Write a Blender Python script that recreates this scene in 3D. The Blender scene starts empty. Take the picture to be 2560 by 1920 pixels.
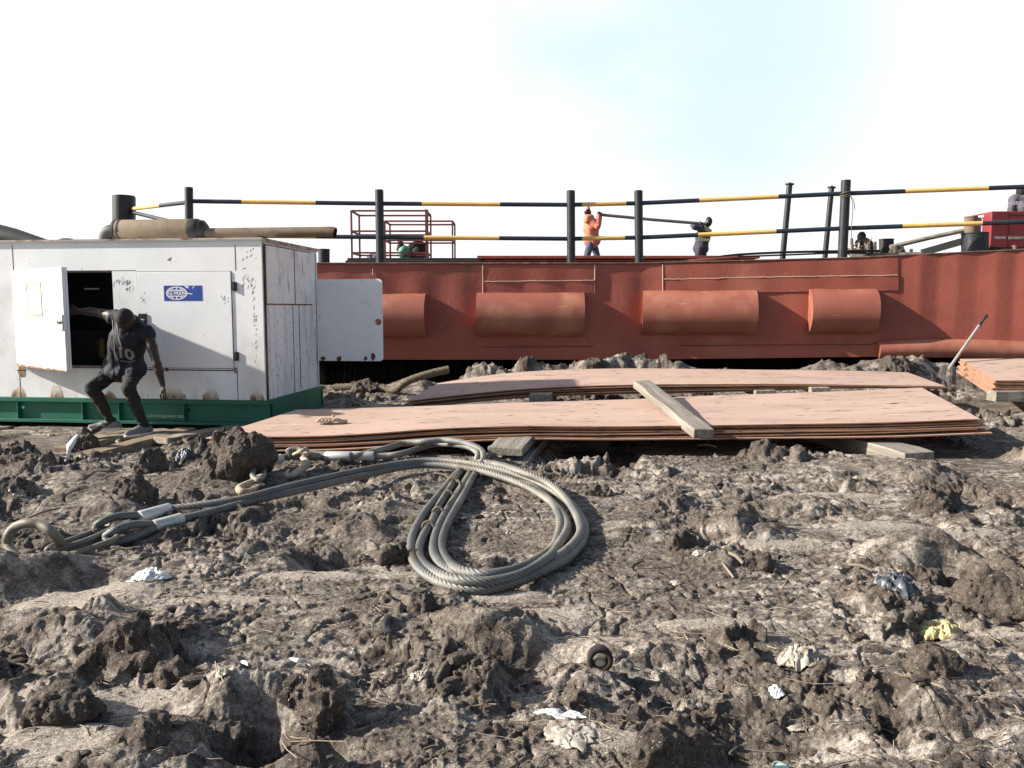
import bpy, bmesh, math, random
import numpy as np
from mathutils import Vector, Matrix
from mathutils.bvhtree import BVHTree
random.seed(7); rng = np.random.default_rng(7)
SC = bpy.context.scene; COL = SC.collection
R = math.radians
# ------------------------------------------------------------------ camera geometry (photo is 2560 x 1920)
F, CX, CY, CH = 2000.0, 1280.0, 960.0, 1.4
TP = math.atan(0.095); CP, SP = math.cos(TP), math.sin(TP)
def ray(px, py):
    x = (px-CX)/F; v = (CY-py)/F
    return Vector((x, CP+v*SP, -SP+v*CP))
def P(px, py, Y):                       # the point of the place seen at a photo pixel, Y metres ahead
    d = ray(px, py); t = Y/d.y
    return Vector((d.x*t, Y, CH+d.z*t))
def lerp(a, b, t): return a+(b-a)*t
# ------------------------------------------------------------------ noise
def _hash(ix, iy, iz, seed):
    h = (ix*374761393 + iy*668265263 + iz*1440662683 + seed*974711) & 0xffffffff
    h = ((h ^ (h >> 13))*1274126177) & 0xffffffff
    h = ((h ^ (h >> 16))*2246822519) & 0xffffffff
    return (h ^ (h >> 15)) & 0xffffffff
def noise2(x, y, seed=0):
    x = np.asarray(x, np.float64); y = np.asarray(y, np.float64)
    ix = np.floor(x).astype(np.int64); iy = np.floor(y).astype(np.int64)
    fx = x-ix; fy = y-iy
    u = fx*fx*fx*(fx*(fx*6-15)+10); v = fy*fy*fy*(fy*(fy*6-15)+10)
    def g(dx, dy):
        a = _hash(ix+dx, iy+dy, 0, seed).astype(np.float64)*(2*np.pi/4294967296.0)
        return np.cos(a)*(fx-dx)+np.sin(a)*(fy-dy)
    return 1.5*((g(0,0)*(1-u)+g(1,0)*u)*(1-v)+(g(0,1)*(1-u)+g(1,1)*u)*v)
def noise3(x, y, z, seed=0):            # value noise, for solids
    ix = np.floor(x).astype(np.int64); iy = np.floor(y).astype(np.int64); iz = np.floor(z).astype(np.int64)
    fx = x-ix; fy = y-iy; fz = z-iz
    u = fx*fx*(3-2*fx); v = fy*fy*(3-2*fy); w = fz*fz*(3-2*fz)
    def c(a, b, d): return _hash(ix+a, iy+b, iz+d, seed).astype(np.float64)/2147483648.0-1
    a = (c(0,0,0)*(1-u)+c(1,0,0)*u)*(1-v)+(c(0,1,0)*(1-u)+c(1,1,0)*u)*v
    b = (c(0,0,1)*(1-u)+c(1,0,1)*u)*(1-v)+(c(0,1,1)*(1-u)+c(1,1,1)*u)*v
    return a*(1-w)+b*w
def fbm2(x, y, o, seed=0, gain=.5):
    s = 0; a = 1; t = 0
    for i in range(o):
        s = s+a*noise2(x*2**i+17.3*i, y*2**i-9.1*i, seed+i); t += a; a *= gain
    return s/t
def fbm3(p, o, seed=0, gain=.5):
    s = 0; a = 1; t = 0
    for i in range(o):
        q = p*2**i
        s = s+a*noise3(q[...,0]+3.1*i, q[...,1]-5.7*i, q[...,2]+1.9*i, seed+i); t += a; a *= gain
    return s/t
def sst(a, b, x):
    t = np.clip((x-a)/(b-a), 0, 1); return t*t*(3-2*t)
# ------------------------------------------------------------------ materials
MATS = {}
def mat(name, col, rough=.7, metal=0, var=.2, vscale=3, layers=(), bump=.15, bscale=30, spec=.4, emit=None, vcol2=None):
    """layers: (colour, scale xyz, lo, hi, detail, zrange or None): blotches where a noise passes lo..hi; zrange fades it over local z"""
    if name in MATS: return MATS[name]
    m = bpy.data.materials.new(name); m.use_nodes = True; MATS[name] = m
    nt = m.node_tree; N = nt.nodes; L = nt.links; b = N['Principled BSDF']
    tc = N.new('ShaderNodeTexCoord')
    def noise(scale, detail=5, rough_=.6):
        mp = N.new('ShaderNodeMapping'); L.new(tc.outputs['Object'], mp.inputs['Vector'])
        s = scale if hasattr(scale, '__len__') else (scale,)*3
        mp.inputs['Scale'].default_value = s; mp.inputs['Location'].default_value = (random.uniform(0,9), random.uniform(0,9), random.uniform(0,9))
        n = N.new('ShaderNodeTexNoise'); n.inputs['Scale'].default_value = 1; n.inputs['Detail'].default_value = detail
        n.inputs['Roughness'].default_value = rough_; L.new(mp.outputs[0], n.inputs['Vector']); return n.outputs['Fac']
    def mrange(v, lo, hi):
        r = N.new('ShaderNodeMapRange'); r.inputs[1].default_value = lo; r.inputs[2].default_value = hi; L.new(v, r.inputs[0]); return r.outputs[0]
    def mix(f, a, c):
        x = N.new('ShaderNodeMix'); x.data_type = 'RGBA'
        if f is not None: L.new(f, x.inputs[0])
        for sock, v in ((x.inputs[6], a), (x.inputs[7], c)):
            if isinstance(v, tuple): sock.default_value = (*v, 1)
            else: L.new(v, sock)
        return x.outputs[2]
    dk = tuple(c*(1-var) for c in col); lt = tuple(min(1, c*(1+var)) for c in col)
    if vcol2: dk, lt = col, vcol2
    cur = mix(mrange(noise(vscale), .3, .7), dk, lt)
    rsum = None
    for lay in layers:
        c, sc, lo, hi, det = lay[:5]; zr = lay[5] if len(lay) > 5 else None
        f = mrange(noise(sc, det), lo, hi)
        if zr:
            sx = N.new('ShaderNodeSeparateXYZ'); L.new(tc.outputs['Object'], sx.inputs[0])
            zz = mrange(sx.outputs[2], zr[0], zr[1]); mu = N.new('ShaderNodeMath'); mu.operation = 'MULTIPLY'
            L.new(f, mu.inputs[0]); L.new(zz, mu.inputs[1]); f = mu.outputs[0]
        cur = mix(f, cur, c)
    L.new(cur, b.inputs['Base Color'])
    rr = N.new('ShaderNodeMapRange'); L.new(noise(vscale*4), rr.inputs[0]); rr.inputs[3].default_value = max(0.05, rough-.12); rr.inputs[4].default_value = min(1, rough+.12)
    L.new(rr.outputs[0], b.inputs['Roughness'])
    b.inputs['Metallic'].default_value = metal; b.inputs['Specular IOR Level'].default_value = spec
    if bump:
        bp = N.new('ShaderNodeBump'); bp.inputs['Strength'].default_value = bump; bp.inputs['Distance'].default_value = .02
        L.new(noise(bscale, 6), bp.inputs['Height']); L.new(bp.outputs[0], b.inputs['Normal'])
    return m
RUST = (.16,.07,.03)
M_HULL = mat('red_oxide_hull', (.285,.076,.052), .6, var=.22, vscale=(.35,.35,.35)[0], bump=.22, bscale=14,
    layers=(((.32,.12,.075), (.9,.9,.5), .5, .75, 4), ((.21,.048,.038), (.5,.5,1.2), .52, .80, 4), ((.13,.055,.035), (3,3,.35), .66, .85, 6), ((.34,.18,.11), (18,18,18), .68, .74, 3)))
M_FEND = mat('red_oxide_fender', (.275,.092,.062), .55, var=.15, vscale=1.2, bump=.08, bscale=10,
    layers=(((.45,.30,.14), (2.5,2.5,30), .68, .72, 4), ((.12,.06,.03), (6,6,9), .66, .74, 5), ((.40,.20,.12), (1.2,1.2,1.2), .5, .8, 3)))
M_BEAD = mat('pale_weld_paint', (.52,.36,.27), .7, var=.15, bump=.1)
M_SEAM = mat('dark_seam', (.07,.02,.016), .8)
M_GUN = mat('rusty_gunwale', (.10,.06,.045), .8, layers=(((.30,.13,.08), (6,6,6), .5, .7, 4),))
M_DARK = mat('hull_bottom', (.02,.015,.013), .9)
M_NAVY = mat('navy_black_paint', (.016,.020,.026), .45, var=.3, bump=.1, layers=(((.10,.10,.10), (14,14,5), .62, .75, 5), ((.13,.08,.05), (20,20,9), .68, .74, 4)))
M_RNAVY = mat('rail_navy_paint', (.022,.03,.045), .42, var=.2, bump=.05, layers=(((.12,.08,.06), (20,20,20), .7, .76, 4),))
M_YEL = mat('rail_yellow_paint', (.68,.44,.14), .5, var=.15, bump=.05, layers=(((.36,.24,.11), (7,30,30), .6, .75, 4),))
M_WHITE = mat('white_enamel', (.80,.81,.81), .45, var=.05, vscale=2, bump=.04, bscale=25,
    layers=(((.50,.50,.48), (1.5,1.5,.9), .55, .8, 6), ((.16,.14,.13), (32,32,11), .69, .73, 4), ((.40,.29,.19), (5,5,1.0), .58, .80, 6, (.42,.30)), ((.16,.09,.05), (8,8,3), .60, .74, 6, (.35,.30))))
M_WSIDE = mat('white_enamel_scuffed', (.82,.81,.80), .5, var=.07, vscale=2, bump=.06, bscale=25,
    layers=(((.46,.42,.40), (9,9,.7), .52, .75, 6), ((.13,.11,.11), (45,45,13), .60, .66, 5), ((.08,.07,.07), (14,14,3), .58, .70, 6, (1.0,.35)), ((.25,.12,.05), (14,14,1.2), .64, .72, 5)))
M_WDOOR = mat('white_enamel_clean', (.78,.78,.78), .4, var=.04, bump=.03, layers=(((.45,.46,.46), (9,9,12), .68, .78, 5),))
M_RUST = mat('rust', RUST, .9, var=.35, vscale=20, bump=.3, layers=(((.05,.03,.02), (30,30,30), .5, .65, 4),))
M_RSTAIN = mat('rust_stain', (.30,.18,.09), .8, var=.3, vscale=12, bump=.1, layers=(((.09,.045,.02), (14,14,8), .48, .64, 5), ((.55,.48,.40), (9,9,9), .55, .72, 4)))
M_STAIN = mat('rust_bleed', (.72,.70,.66), .6, var=.06, bump=.05, layers=(((.42,.29,.17), (9,9,4), .30, .55, 5, (.43,.31)), ((.13,.065,.03), (16,16,7), .34, .60, 5, (.375,.305))))
M_REDGE = mat('dirty_roof_edge', (.46,.40,.34), .8, var=.2, vscale=4, layers=((RUST, (5,9,9), .5, .68, 5),))
M_LINE = mat('black_gap', (.025,.02,.02), .9, bump=0)
M_GREEN = mat('green_base_paint', (.010,.125,.078), .45, var=.2, vscale=2, bump=.06, layers=(((.11,.12,.08), (3,3,7), .58, .75, 6, (.14,.0)), ((.02,.05,.035), (8,8,3), .6, .75, 5)))
M_BLUE = mat('blue_decal', (.02,.06,.30), .4, var=.12, bump=0)
M_LETTER = mat('white_lettering', (.72,.74,.76), .5, var=.03, bump=0)
M_FAINT = mat('faded_lettering', (.33,.50,.42), .6, var=.1, bump=0)
M_BLACK = mat('black_plastic', (.018,.018,.02), .35, bump=.02)
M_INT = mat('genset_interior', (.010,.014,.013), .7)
M_ENG = mat('engine_green', (.012,.03,.022), .5)
M_BRASS = mat('brassy_filter', (.12,.085,.035), .4, metal=.6)
M_MUF = mat('muffler_dusty_steel', (.16,.115,.075), .8, var=.2, vscale=4, bump=.15, bscale=30, layers=(((.09,.06,.04), (6,6,6), .56, .74, 5), ((.22,.17,.12), (3,8,8), .56, .75, 5)))
M_BAND = mat('black_band', (.03,.026,.024), .6, layers=(((.14,.08,.05), (14,14,14), .6, .75, 4),))
M_RUBBER = mat('dark_rubber_pipe', (.035,.042,.04), .6)
def wood(name, c, c2):
    return mat(name, c, .85, var=.2, vscale=2, bump=.35, bscale=(4,40,40), layers=((c2, (1.2,26,26), .45, .65, 5), (tuple(k*.35 for k in c), (2,9,9), .60, .74, 5)))
M_WOOD = wood('weathered_timber', (.22,.185,.14), (.33,.285,.22))
M_WOODG = wood('grey_timber', (.19,.168,.140), (.30,.27,.228))
M_WOODY = wood('tan_timber', (.185,.142,.092), (.26,.21,.14))
M_PLATE = mat('pink_primed_steel', (.42,.292,.232), .8, var=.08, vscale=(.5), bump=.06, bscale=9,
    layers=(((.50,.365,.30), (.5,2,2), .45, .85, 3), ((.30,.20,.17), (.7,2.5,2.5), .54, .78, 6), ((.22,.165,.135), (1.5,5,5), .60, .70, 6), ((.045,.032,.026), (4,17,11), .625, .665, 5), ((.62,.50,.43), (3,10,10), .66, .76, 4)))
M_PEDGE = mat('plate_edge_rust', (.36,.17,.085), .8, var=.3, vscale=5, bump=.1, layers=(((.10,.05,.03), (3,30,30), .55, .7, 5),))
M_DECKP = mat('deck_plate_red', (.30,.085,.06), .7, var=.2)
M_CAGE = mat('cage_red_paint', (.20,.055,.045), .6, var=.25, vscale=5)
M_ROPE = mat('steel_wire_rope', (.140,.142,.136), .5, metal=.2, var=.25, vscale=3, bump=.25, bscale=120, spec=.5, layers=(((.25,.23,.195), (1.6,1.6,1.6), .47, .68, 4), ((.15,.118,.092), (3.2,3.2,3.2), .56, .66, 6), ((.13,.085,.05), (7,7,7), .6, .75, 4)))
M_ALU = mat('aluminium_ferrule', (.50,.49,.47), .5, metal=.3, var=.12, vscale=12, bump=.1, layers=(((.20,.17,.14), (9,9,9), .6, .75, 5),))
M_LINK = mat('muddy_steel_link', (.16,.15,.125), .6, metal=.2, var=.2, vscale=9, bump=.1, layers=(((.22,.18,.13), (6,6,6), .5, .7, 4),))
M_HOOK = mat('tan_hook_paint', (.40,.31,.22), .7, var=.2, vscale=15, bump=.2, layers=(((.16,.10,.06), (16,16,16), .57, .7, 5),))
M_RAG = mat('muddy_hemp', (.145,.12,.085), .9, var=.3, vscale=14, bump=.4, bscale=80)
M_SKIN = mat('dark_skin', (.030,.017,.012), .5, var=.15, vscale=9, bump=.05, spec=.4)
M_HAIR = mat('black_hair', (.012,.010,.010), .8, bump=.3, bscale=200)
M_VEST = mat('navy_jersey', (.011,.011,.019), .75, var=.2, vscale=7, bump=.1, bscale=60)
M_TROU = mat('charcoal_jeans', (.017,.017,.015), .85, var=.3, vscale=5, bump=.15, bscale=90)
M_SHOE = mat('grey_canvas', (.16,.155,.16), .75, var=.3, vscale=20, bump=.1)
M_SOLE = mat('pale_sole', (.60,.55,.50), .7, var=.15, vscale=14, layers=(((.16,.13,.10), (20,20,20), .58, .72, 4),))
M_JNUM = mat('grey_print', (.24,.23,.235), .7, var=.1, bump=0)
M_RED = mat('machine_red', (.21,.030,.036), .45, var=.12, vscale=3)
M_POLY = mat('white_plastic_film', (.72,.71,.69), .5, var=.08, vscale=25, bump=.1)
M_POLYG = mat('grey_plastic_film', (.075,.085,.095), .35, var=.25, vscale=20, spec=.6)
M_POLYW = mat('dirty_plastic_film', (.40,.37,.31), .5, var=.2, vscale=15, layers=(((.19,.15,.12), (14,14,14), .46, .62, 5),))
M_YELP = mat('yellow_wrapper', (.50,.45,.22), .45, var=.15, vscale=20, layers=(((.55,.25,.09), (9,9,9), .5, .6, 3),))
M_TEAL = mat('pale_teal_plastic', (.40,.55,.48), .5, var=.05)
M_SKY = mat('pale_blue_plastic', (.42,.55,.68), .5, var=.05)
# ------------------------------------------------------------------ objects
WM = {}
def tag(o, label=None, cat=None, group=None, kind=None):
    if label: o['label'] = label
    if cat: o['category'] = cat
    if group: o['group'] = group
    if kind: o['kind'] = kind
    return o
def empty(name, loc, label, cat, group=None, rz=0):
    o = bpy.data.objects.new(name, None); COL.objects.link(o); o.empty_display_size = .1
    o.location = loc; o.rotation_euler = (0, 0, rz)
    WM[o] = Matrix.Translation(Vector(loc)) @ Matrix.Rotation(rz, 4, 'Z')
    return tag(o, label, cat, group)
class MB:
    """collects faces in world space and links them as one mesh object"""
    def __init__(s): s.v = []; s.f = []; s.m = []; s.sm = []
    def add(s, vs, fs, mi=0, smooth=False, tm=None):
        o = len(s.v)
        if tm is not None: vs = [tm @ Vector(v) for v in vs]
        s.v += [tuple(v) for v in vs]; s.f += [tuple(i+o for i in f) for f in fs]; s.m += [mi]*len(fs); s.sm += [smooth]*len(fs); return s
    def hexa(s, c, mi=0):               # c: 8 corners, bottom ring 0-3 counter-clockwise seen from above, top ring 4-7
        return s.add(c, [(3,2,1,0),(4,5,6,7),(0,1,5,4),(1,2,6,5),(2,3,7,6),(3,0,4,7)], mi)
    def box(s, a, b, tm=None, mi=0):
        x0,y0,z0 = a; x1,y1,z1 = b
        c = [(x0,y0,z0),(x1,y0,z0),(x1,y1,z0),(x0,y1,z0),(x0,y0,z1),(x1,y0,z1),(x1,y1,z1),(x0,y1,z1)]
        return s.add(c, [(3,2,1,0),(4,5,6,7),(0,1,5,4),(1,2,6,5),(2,3,7,6),(3,0,4,7)], mi, tm=tm)
    def beam(s, a, b, w, h, mi=0, up=(0,0,1)):
        a = Vector(a); b = Vector(b); d = (b-a).normalized(); x = d.cross(Vector(up))
        if x.length < 1e-4: x = Vector((1,0,0))
        x.normalize(); u = x.cross(d)
        c = []
        for p, in ((a,), (b,)):
            c += [p-x*w/2-u*h/2, p+x*w/2-u*h/2, p+x*w/2+u*h/2, p-x*w/2+u*h/2]
        return s.add(c, [(0,1,2,3),(7,6,5,4),(1,0,4,5),(2,1,5,6),(3,2,6,7),(0,3,7,4)], mi)
    def tube(s, pts, r, n=10, mi=0, caps=True, closed=False, rr=None, smooth=True):
        pts = [Vector(p) for p in pts]; k = len(pts); rs = r if hasattr(r, '__len__') else [r]*k
        T = []
        for i in range(k):
            a = pts[(i-1) % k] if (closed or i > 0) else pts[i]; b = pts[(i+1) % k] if (closed or i < k-1) else pts[i]
            T.append((b-a).normalized())
        up = Vector((0,0,1)) if abs(T[0].z) < .9 else Vector((1,0,0))
        u = T[0].cross(up).normalized(); vs = []
        for i in range(k):
            u = (u-T[i]*u.dot(T[i])).normalized(); w = T[i].cross(u)
            for j in range(n):
                a = 2*math.pi*j/n; q = rs[i]*(rr(i, a) if rr else 1)
                vs.append(pts[i]+u*(q*math.cos(a))+w*(q*math.sin(a)))
        fs = []
        for i in range(k if closed else k-1):
            for j in range(n):
                a = i*n+j; b = i*n+(j+1) % n; c = ((i+1) % k)*n+(j+1) % n; d = ((i+1) % k)*n+j
                fs.append((a,b,c,d))
        s.add(vs, fs, mi, smooth)
        if caps and not closed:
            s.add(vs[:n], [tuple(range(n))[::-1]], mi); s.add(vs[-n:], [tuple(range(n))], mi)
        return s
    def cyl(s, a, b, r, n=20, mi=0): return s.tube([a, b], r, n, mi)
    def grid(s, rows, mi=0, smooth=True):
        n = len(rows[0]); vs = [p for r in rows for p in r]
        fs = [(i*n+j, i*n+j+1, (i+1)*n+j+1, (i+1)*n+j) for i in range(len(rows)-1) for j in range(n-1)]
        return s.add(vs, fs, mi, smooth)
    def build(s, name, mats, parent=None, bevel=0, seg=2, label=None):
        me = bpy.data.meshes.new(name)
        W = WM[parent] if parent is not None else Matrix.Identity(4)
        Wi = W.inverted(); vs = [Wi @ Vector(v) for v in s.v]
        me.from_pydata(vs, [], s.f)
        for m in (mats if isinstance(mats, (list, tuple)) else [mats]): me.materials.append(m)
        me.polygons.foreach_set('material_index', s.m); me.polygons.foreach_set('use_smooth', s.sm); me.update()
        o = bpy.data.objects.new(name, me); COL.objects.link(o)
        if parent is not None: o.parent = parent
        WM[o] = W
        if bevel:
            md = o.modifiers.new('edge', 'BEVEL'); md.width = bevel; md.segments = seg; md.limit_method = 'ANGLE'; md.angle_limit = R(35)
        if label: o['label'] = label
        return o
def thing(name, mb, mats, label, cat, group=None, bevel=0, loc=None):
    """a thing that is one mesh, its origin at its base"""
    if loc is None:
        a = np.array([tuple(v) for v in mb.v]); loc = Vector(((a[:,0].min()+a[:,0].max())/2, (a[:,1].min()+a[:,1].max())/2, a[:,2].min()))
    W = Matrix.Translation(loc); mb2 = mb; Wi = W.inverted()
    me = bpy.data.meshes.new(name); me.from_pydata([Wi @ Vector(v) for v in mb2.v], [], mb2.f)
    for m in (mats if isinstance(mats, (list, tuple)) else [mats]): me.materials.append(m)
    me.polygons.foreach_set('material_index', mb2.m); me.polygons.foreach_set('use_smooth', mb2.sm); me.update()
    o = bpy.data.objects.new(name, me); COL.objects.link(o); o.location = loc; WM[o] = W
    if bevel:
        md = o.modifiers.new('edge', 'BEVEL'); md.width = bevel; md.segments = 2; md.limit_method = 'ANGLE'; md.angle_limit = R(35)
    return tag(o, label, cat, group)
def npmesh(name, V, Q, mats, parent=None, smooth=True):
    """large mesh from arrays: V (n,3), Q (m,4) or (m,3), already in the parent's space when there is one"""
    me = bpy.data.meshes.new(name); k = Q.shape[1]
    me.vertices.add(len(V)); me.vertices.foreach_set('co', np.ascontiguousarray(V, np.float32).ravel())
    me.loops.add(Q.size); me.loops.foreach_set('vertex_index', np.ascontiguousarray(Q, np.int32).ravel())
    me.polygons.add(len(Q)); me.polygons.foreach_set('loop_start', np.arange(0, Q.size, k, dtype=np.int32))
    me.polygons.foreach_set('loop_total', np.full(len(Q), k, np.int32)) if False else None
    me.update(calc_edges=True); me.validate()
    me.polygons.foreach_set('use_smooth', np.full(len(me.polygons), smooth, bool))
    for m in (mats if isinstance(mats, (list, tuple)) else [mats]): me.materials.append(m)
    o = bpy.data.objects.new(name, me); COL.objects.link(o)
    if parent is not None: o.parent = parent; WM[o] = WM[parent]
    else: WM[o] = Matrix.Identity(4)
    return o
def spline(pts, step=.02):
    pts = [Vector(p) for p in pts]; P_ = [pts[0]*2-pts[1]]+pts+[pts[-1]*2-pts[-2]]; out = []
    for i in range(1, len(P_)-2):
        a, b, c, d = P_[i-1:i+3]; n = max(2, int((c-b).length/step))
        for k in range(n):
            t = k/n; out.append(.5*((2*b)+(c-a)*t+(2*a-5*b+4*c-d)*t*t+(3*b-a-3*c+d)*t**3))
    out.append(pts[-1]); return out
def text_mesh(txt, size, bold=0, spacing=1.0):
    cu = bpy.data.curves.new('lettering', 'FONT'); cu.body = txt; cu.size = size; cu.align_x = 'CENTER'; cu.align_y = 'CENTER'; cu.space_character = spacing; cu.offset = bold
    o = bpy.data.objects.new('lettering', cu); COL.objects.link(o)
    dg = bpy.context.evaluated_depsgraph_get(); me = bpy.data.meshes.new_from_object(o.evaluated_get(dg))
    vs = [v.co.copy() for v in me.vertices]; fs = [tuple(p.vertices) for p in me.polygons]
    bpy.data.objects.remove(o); bpy.data.curves.remove(cu); bpy.data.meshes.remove(me); return vs, fs
# ------------------------------------------------------------------ implicit solids (people, clods): surface nets
def snet(fld, org, h):
    s = fld < 0; nx, ny, nz = fld.shape
    cs = [(i,j,k) for i in (0,1) for j in (0,1) for k in (0,1)]
    cnt = sum(s[i:nx-1+i, j:ny-1+j, k:nz-1+k].astype(np.int8) for i,j,k in cs)
    act = np.argwhere((cnt > 0) & (cnt < 8)); idx = np.full((nx-1,ny-1,nz-1), -1, np.int64)
    idx[act[:,0],act[:,1],act[:,2]] = np.arange(len(act))
    val = {c: fld[act[:,0]+c[0], act[:,1]+c[1], act[:,2]+c[2]] for c in cs}
    acc = np.zeros((len(act),3)); n = np.zeros(len(act))
    for c in cs:
        for ax in range(3):
            if c[ax] == 0:
                d = list(c); d[ax] = 1; a = val[c]; b = val[tuple(d)]; m = (a < 0) != (b < 0)
                t = np.where(m, a/np.where(m, a-b, 1), 0)
                p = np.tile(np.array(c, float), (len(act),1)); p[:,ax] = t
                acc[m] += p[m]; n[m] += 1
    V = (act+acc/n[:,None])*h+np.array(org)
    Q = []
    for ax in range(3):
        a, b = (ax+1) % 3, (ax+2) % 3
        sl0 = [slice(1,-1)]*3; sl1 = [slice(1,-1)]*3; sl0[ax] = slice(0,-1); sl1[ax] = slice(1,None)
        s0 = s[tuple(sl0)]; s1 = s[tuple(sl1)]
        e = np.argwhere(s0 != s1); inside0 = s0[e[:,0],e[:,1],e[:,2]]
        off = np.array([1,1,1]); off[ax] = 0; e = e+off
        def ci(da, db):
            q = e.copy(); q[:,a] -= da; q[:,b] -= db; return idx[q[:,0],q[:,1],q[:,2]]
        q = np.stack([ci(1,1), ci(0,1), ci(0,0), ci(1,0)], 1)
        q[~inside0] = q[~inside0][:,::-1]; Q.append(q)
    return V, np.concatenate(Q)
def smin(a, b, k):
    h = np.clip(.5+.5*(b-a)/k, 0, 1); return b*(1-h)+a*h-k*h*(1-h)
class Solid:
    def __init__(s, lo, hi, h):
        s.h = h; s.lo = np.array(lo, float); n = np.ceil((np.array(hi)-s.lo)/h).astype(int)+1
        s.ax = [s.lo[i]+h*np.arange(n[i]) for i in range(3)]; s.f = np.full(n, 9.0)
    def _sub(s, lo, hi, m):
        sl = []
        for i in range(3):
            a = max(0, int((lo[i]-m-s.lo[i])/s.h)); b = min(len(s.ax[i]), int((hi[i]+m-s.lo[i])/s.h)+2); sl.append(slice(a, max(a, b)))
        p = np.stack(np.meshgrid(*[s.ax[i][sl[i]] for i in range(3)], indexing='ij'), -1); return tuple(sl), p
    def _join(s, sl, d, k): s.f[sl] = smin(s.f[sl], d, k) if k > 0 else np.minimum(s.f[sl], d)
    def cone(s, a, b, ra, rb, k=.03):
        a = np.array(a); b = np.array(b); r = max(ra, rb)
        sl, p = s._sub(np.minimum(a,b)-r, np.maximum(a,b)+r, k*2+.02)
        ab = b-a; t = np.clip(((p-a)@ab)/max(ab@ab, 1e-9), 0, 1)
        d = np.linalg.norm(p-a-t[...,None]*ab, axis=-1)-(ra+(rb-ra)*t); s._join(sl, d, k); return s
    def ell(s, c, rad, rot=None, k=.03):
        c = np.array(c); rad = np.array(rad); r = rad.max(); sl, p = s._sub(c-r, c+r, k*2+.02)
        q = p-c
        if rot is not None: q = q@np.array(rot)          # columns of rot: the local axes
        k0 = np.linalg.norm(q/rad, axis=-1); k1 = np.linalg.norm(q/(rad*rad), axis=-1)
        s._join(sl, k0*(k0-1)/np.maximum(k1, 1e-6), k); return s
    def cutell(s, c, rad, k=.01):
        c = np.array(c); rad = np.array(rad); r = rad.max(); sl, p = s._sub(c-r, c+r, .03)
        q = p-c; k0 = np.linalg.norm(q/rad, axis=-1); k1 = np.linalg.norm(q/(rad*rad), axis=-1)
        d = k0*(k0-1)/np.maximum(k1, 1e-6); s.f[sl] = -smin(-s.f[sl], d, k); return s
    def plane(s, o, n):                                   # keep the side the normal points away from
        n = np.array(n, float); n /= np.linalg.norm(n); p = np.stack(np.meshgrid(*s.ax, indexing='ij'), -1)
        s.f = np.maximum(s.f, (p-np.array(o))@n); return s
    def wobble(s, amp, scale, o=3, seed=0, stretch=(1,1,1)):
        near = np.abs(s.f) < amp*3+s.h*2; g = np.argwhere(near)
        p = np.stack([s.ax[i][g[:,i]] for i in range(3)], -1)*np.array(stretch)
        s.f[near] += amp*fbm3(p*scale+50, o, seed); return s
    def mesh(s):
        s.f[0]=s.f[-1]=9; s.f[:,0]=s.f[:,-1]=9; s.f[:,:,0]=s.f[:,:,-1]=9
        return snet(s.f, s.lo, s.h)
def solid_obj(name, sol, m, parent):
    V, Q = sol.mesh(); W = np.array(WM[parent].inverted())
    return npmesh(name, V@W[:3,:3].T+W[:3,3], Q, m, parent)
# ================================================================== THE GROUND
TY = np.array([-60,0,3,4.6,5.8,6.8,7.5,8.6,10,11.6,12.6,13.4,14.6,16,19,22,26,32,60,5000.])
TZ = np.array([0,-.02,0,.0,.05,.11,.07,.05,.08,.10,.16,.10,-.30,-.45,-.35,.36,.42,.3,0,0])  # the rise beneath the hull is added to close the gap and keep it dark
def T0(y): return np.interp(y, TY, TZ)
def G(px, py, off=0.0):                 # where the ray through a photo pixel meets the general lie of the ground (+off)
    d = ray(px, py); z = 0.0
    for _ in range(25):
        t = (CH-z)/-d.z; z = float(T0(d.y*t))+off
    return Vector((d.x*t, d.y*t, z))
# the sling's two rope legs, from photo pixels; third number: height of the rope's middle above the ground
RR = .0265
LEG1 = [(420,1273,.06),(500,1263,.075),(600,1248,.09),(722,1217,.11),(885,1180,.10),(1007,1158,.09),(1088,1152,.09),(1190,1162,.09),(1292,1186,.08),(1375,1221,.06),(1428,1260,.04),(1458,1305,.035),(1460,1345,.035),(1425,1390,.035),(1373,1420,.035),(1292,1455,.035),(1210,1473,.035),(1129,1466,.035),(1066,1436,.035),(1034,1400,.035),(1028,1360,.035),(1040,1320,.035),(1068,1274,.035),(1104,1230,.035),(1140,1186,.04),(1180,1158,.055),(1240,1160,.08),(1300,1178,.13),(1370,1208,.10),(1418,1250,.07),(1447,1300,.07),(1448,1340,.07),(1400,1388,.06),(1320,1420,.035),(1215,1441,.035),(1130,1428,.035),(1090,1393,.035),(1085,1357,.035),(1101,1308,.035),(1138,1243,.035),(1168,1196,.035),(1188,1160,.04),(1196,1136,.10),(1172,1117,.11),(1125,1110,.10),(1080,1112,.08),(1010,1133,.06),(960,1140,.05),(905,1143,.05)]
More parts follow.
